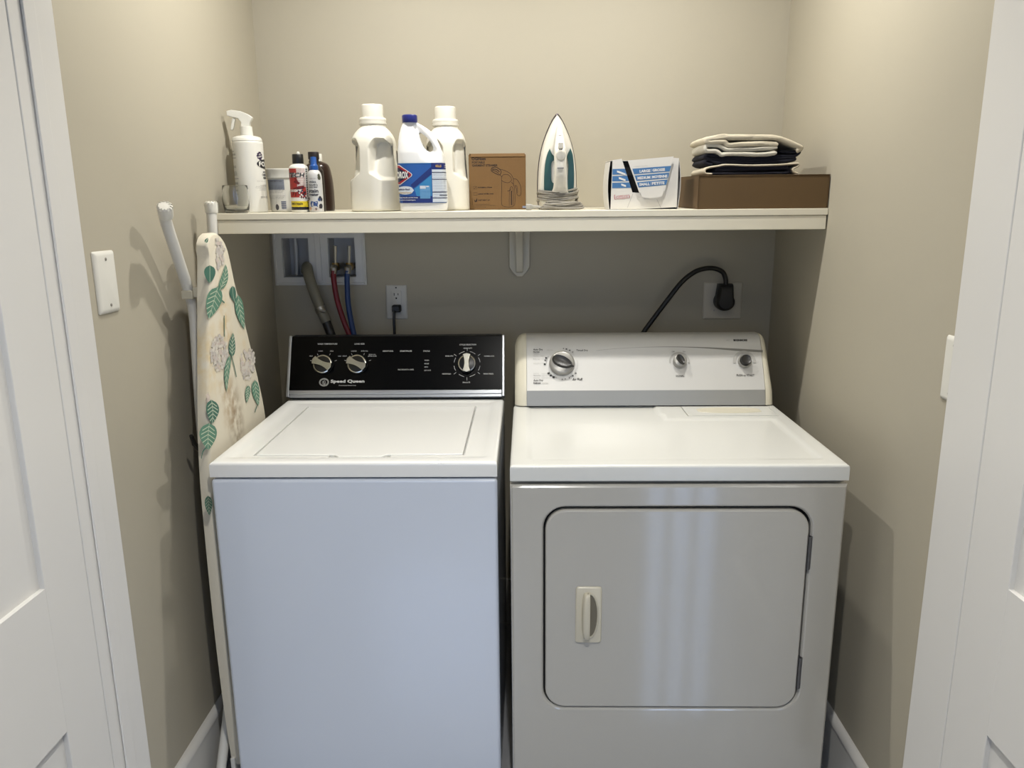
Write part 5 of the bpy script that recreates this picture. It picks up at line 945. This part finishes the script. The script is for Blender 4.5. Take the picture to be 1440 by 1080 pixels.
pts = [(-.052, -.062, .0055), (-.045, -.060, .007)]
for k in range(4*20+1):
    a = 2*pi*k/20+pi; lp = k/20; pts.append((.013+(.058-.003*lp)*math.cos(a), -.060+(.012+.004*math.sin(2.3*lp))*math.sin(a), .0038+.0042*lp+.0016*math.sin(2*a+lp)))
mb = MB(); mb.tube(spline(pts, 2), .0029, 8); link_mesh('coiled_cord', mb, CORD, ir)
mb = MB(); mb.loft([[(-.0895+d_, -.062+a, .0085+b) for a, b in rrect(-h2, h2, -h3, h3, .003, 3)] for d_, h2, h3 in ((0, .0085, .0075), (.002, .0095, .0082), (.014, .0095, .0080), (.020, .006, .005), (.034, .0042, .0040), (.040, .003, .003))]); pg = link_mesh('plug', mb, M('plug_grey', (172, 170, 162), .45), ir, smooth=50)
mb = MB(); mb.box(-.0990, -.0890, -.0675, -.0655, .0060, .0115); mb.box(-.0990, -.0890, -.0585, -.0565, .0060, .0115); link_mesh('prongs', mb, STEEL, pg, smooth=0)
# --- dryer sheet carton
bx = on_shelf('dryer_sheet_carton', 'white carton with blue size bands and slanted opening at the front', 'box', .3235, 2.165, 1.0)
CW = M('white_card', (234, 231, 224), .6, var=.012); CB = M('card_blue', (72, 124, 178), .55, var=.03); CRD = M('logo_red', (196, 40, 48), .5)
W2, H2, D2 = .0935, .1345, .11
def kq(x, y): return ((x-720)*.0001600, (995-y)*.0001600)
mb = MB(); mb.box(-W2+.005, W2-.005, .006, D2-.002, .001, H2-.008); link_mesh('inside_shade', mb, SHADEK, bx, smooth=0)  # black block paints the shade seen through the carton opening
mb = MB(); mb.box(-W2, W2, .010, D2, 0, .001); mb.box(-W2, W2, D2-.0015, D2, 0, H2-.004); 
mb.box(-W2, W2-.004, .001, D2, H2-.0065, H2-.0050); link_mesh('carton_shell', mb, CW, bx, smooth=0)
for sx in (-1, 1):
    mb = MB(); n_ = 12; ar = [(sx*(W2+.001+.0055*math.sin(pi*i/n_)), (H2-.008)*i/n_) for i in range(n_+1)]
    mb.prism(ar+[(p[0]-sx*.0015, p[1]) for p in reversed(ar)], .005, D2, 1); link_mesh('side_panel', mb, CW, bx, smooth=40)
fb_ = lambda u, v, o=0.: (u, -o, v)
Lp = [kq(*p) for p in ((170, 180), (325, 160), (520, 712), (660, 720), (660, 990), (150, 992))]
Rp = [kq(*p) for p in ((660, 712), (1060, 700), (1195, 150), (1290, 158), (1285, 965), (660, 990))]
for P in (Lp, Rp):
    mb = MB(); mb.prism(P, 0., .0012, 1); link_mesh('front_panel', mb, CW, bx, smooth=0)
mb = MB(); P = [kq(*p) for p in ((420, 190), (1190, 130), (1065, 690), (1040, 700), (1030, 765), (980, 795), (840, 812), (730, 800), (665, 775), (655, 720), (630, 715))]
mb.prism(P, -.0065, -.0052, 1); flp = link_mesh('tear_flap', mb, CW, bx, smooth=0)
mb = MB()
def band(y0l, y1l, mi=0):
    mb.poly([kq(172, y0l), kq(172, y1l), kq(330+(y1l-180)*.352, y1l-4), kq(330+(y0l-180)*.352, y0l-4)], fb_, mi, .0003)
for a, b in ((325, 418), (440, 528), (550, 640)): band(a, b)
for a, b in ((325, 415), (435, 525), (548, 632)):
    t0, t1 = (a-190)/525, (b-190)/525; l0, l1 = 432+t0*198+18, 432+t1*198+18
    r0 = 1190-125*(a-55-130)/560-6; r1 = 1190-125*(b-50-130)/560-6
    mb.poly([kq(l0, a), kq(l1, b), kq(r1, b-40), kq(r0, a-42)], fb_, 0, .0068)
for yy, a, b in ((362, 'LARGE', 'GROSSE'), (472, 'MEDIUM', 'MOYENNE'), (578, 'SMALL', 'PETITE')):
    mb.text(a, *kq(805, yy-4), .0075, fb_, 1, .0072, al='R', wd=.029 if a != 'MEDIUM' else .034, bold=.045, rotd=3.2); mb.text(b, *kq(840, yy-9), .0075, fb_, 1, .0072, al='L', wd=.034 if b != 'MOYENNE' else .041, bold=.045, rotd=3.2)
    mb.rect(kq(822, 0)[0]-.0003, kq(822, 0)[0]+.0003, kq(0, yy+24)[1], kq(0, yy-36)[1], fb_, 1, .0071)
mb.text('how many sheets to use for each load', *kq(640, 285), .0022, fb_, 3, .0068, wd=.037, rotd=3)
for cxq, cyq, n_ in ((300, 372, 4), (335, 480, 3), (378, 588, 2)):
    for k in range(n_): u, v = kq(cxq-55+k*32, cyq-22+k*12); mb.poly([(u, v), (u+.008, v-.0018), (u+.0085, v-.007), (u+.001, v-.0052)], fb_, 1, .0006+.0001*k)
lg = kq(345, 778); mb.text('bounce', lg[0], lg[1], .0125, fb_, 2, .0006, wd=.043, bold=.075, rotd=5); mb.text('bounce', lg[0], lg[1], .0105, fb_, 1, .0009, wd=.040, bold=.02, rotd=5)
for a, b in (((530, 730), (440, 965)), ((940, 830), (1010, 965))): mb.ribbon([kq(*a), kq(*b)], .0007, fb_, 3, .0003)
link_mesh('carton_print', mb, [CB, M('card_white_ink', (240, 240, 238), .6), CRD, M('card_grey_ink', (150, 150, 150), .6)], bx, smooth=0, recalc=False)['kind'] = 'stuff'
fsd = lambda u, v, o=0.: (-W2-.0068-o, u, v)
mb = MB()
for i in range(4): mb.text('dryer sheets', .03, .085-i*.012, .004, fsd, 0, 0., wd=.02, rotd=90, bold=.02)
link_mesh('side_print', mb, LGREY, bx, smooth=0, recalc=False)['kind'] = 'stuff'
# --- long low carton and the folded cloths on it
lb = on_shelf('long_carton', 'long low brown cardboard box at the right end of the shelf', 'box', .634, 2.124, 0)
KB = M('kraft_card', (102, 78, 44), .75, var=.05, vs=18, bump=.1, bs=140)
mb = MB(); mb.box(-.172, .172, 0, .272, 0, .0865); link_mesh('carton', mb, KB, lb, bevel=.0015, seg=2)
mb = MB(); mb.box(-.1735, .1735, -.0015, .274, .0862, .0878); mb.box(-.1735, -.172, -.0015, .274, .004, .0878); mb.box(.172, .1735, -.0015, .274, .002, .0878); link_mesh('lid', mb, M('kraft_edge', (94, 71, 40), .75, var=.05), lb, bevel=.0006, seg=1)
NAVY = M('navy_cloth', (16, 18, 34), .95, var=.25, vs=120, bump=.5, bs=700); CREAM = M('cream_cloth', (210, 200, 177), .95, var=.06, vs=60, bump=.5, bs=700); WHC = M('white_cloth', (214, 209, 194), .95, var=.05, vs=60, bump=.5, bs=700)
zt = shz(2.2)+.0878
def cq(x, y): return ((x-660)*.000240, (522-y)*.000240)
def cloth(name, label, path, th, y0, y1, m, amp=.0022, seed=0.):
    """one folded cloth: a thick sheet following a serpentine path, laid front to back"""
    P = spline([Vector((*cq(*p), 0)) for p in path], 6); n = len(P); L = []; Q = []
    for i in range(n):
        t = (P[min(i+1, n-1)]-P[max(i-1, 0)]).normalized(); nn = Vector((-t.y, t.x, 0))*th/2*(1 if 0 < i < n-1 else .5); L.append(P[i]+nn); Q.append(P[i]-nn)
    loop = L+Q[::-1]; secs = []; K = 12; bx_, by_ = .604, 2.145
    for k in range(K+1):
        t = k/K; yy = y0+(y1-y0)*((0, .012, .05)[k] if k < 3 else t); sec = []
        q_ = (.3, .82)[min(k, K-k)] if min(k, K-k) < 2 else 1.
        for p in [m.lerp(a, q_) for m, a in zip(P+P[::-1], loop)]:
            w_ = noise.noise(Vector((p.x*14, yy*11, p.y*30+seed)))*amp
            sec.append((p.x+noise.noise(Vector((yy*16, p.y*40, seed+5)))*amp*1.6, yy+noise.noise(Vector((p.x*22, p.y*60, seed+9)))*amp*1.8*(1-t), max(.0005, p.y+w_*min(1, p.y/.01))))
        secs.append(sec)
    mb = MB(); mb.loft(secs)
    o = link_mesh(name, mb, m, None, smooth=60); o.location = (bx_, by_, zt+.0006); return tag(o, label, 'cloth', 'folded cloths on the long box')
cloth('folded_cloth', 'black folded cloth at the bottom of the stack on the long box', [(205, 505), (500, 512), (900, 512), (1080, 505), (1090, 475), (1040, 455), (700, 462), (330, 470), (290, 455), (330, 440), (600, 438), (1000, 446), (1075, 440)], .0098, .004, .17, NAVY, .0012, 1)
cloth('folded_cloth', 'cream folded cloth peeking out between the dark cloths low in the stack', [(235, 512), (170, 508), (150, 485), (165, 455), (215, 440), (300, 428), (380, 416), (600, 424), (760, 426), (950, 422), (1120, 412), (1185, 410), (1180, 440), (1130, 465), (1150, 500), (1190, 514)], .0058, .0, .175, CREAM, .0008, 2)
cloth('folded_cloth', 'navy folded cloth in the middle of the stack', [(240, 408), (180, 395), (160, 375), (200, 355), (300, 388), (600, 392), (1000, 382), (1140, 372), (1150, 352), (1100, 345), (700, 362), (400, 362), (180, 338), (165, 315), (200, 302), (300, 318), (600, 346), (960, 325), (1130, 330), (1190, 300), (1190, 280), (1100, 285), (990, 270)], .0094, .006, .18, NAVY, .0018, 3)
cloth('folded_cloth', 'white folded cloth lying under the topmost cream cloth', [(940, 290), (800, 305), (500, 298), (380, 300), (330, 305), (270, 268), (170, 262), (150, 235), (165, 205), (280, 205), (340, 228), (400, 252), (600, 250), (940, 238)], .0112, -.002, .175, WHC, .0022, 4)
cloth('folded_cloth', 'cream folded cloth on top of the stack, drooping to the right', [(940, 212), (760, 190), (420, 205), (365, 186), (330, 166), (170, 165), (140, 150), (175, 135), (330, 115), (420, 122), (600, 124), (800, 122), (920, 134), (1080, 185), (1190, 232), (1195, 255), (1150, 270)], .0145, -.004, .18, CREAM, .0030, 5)
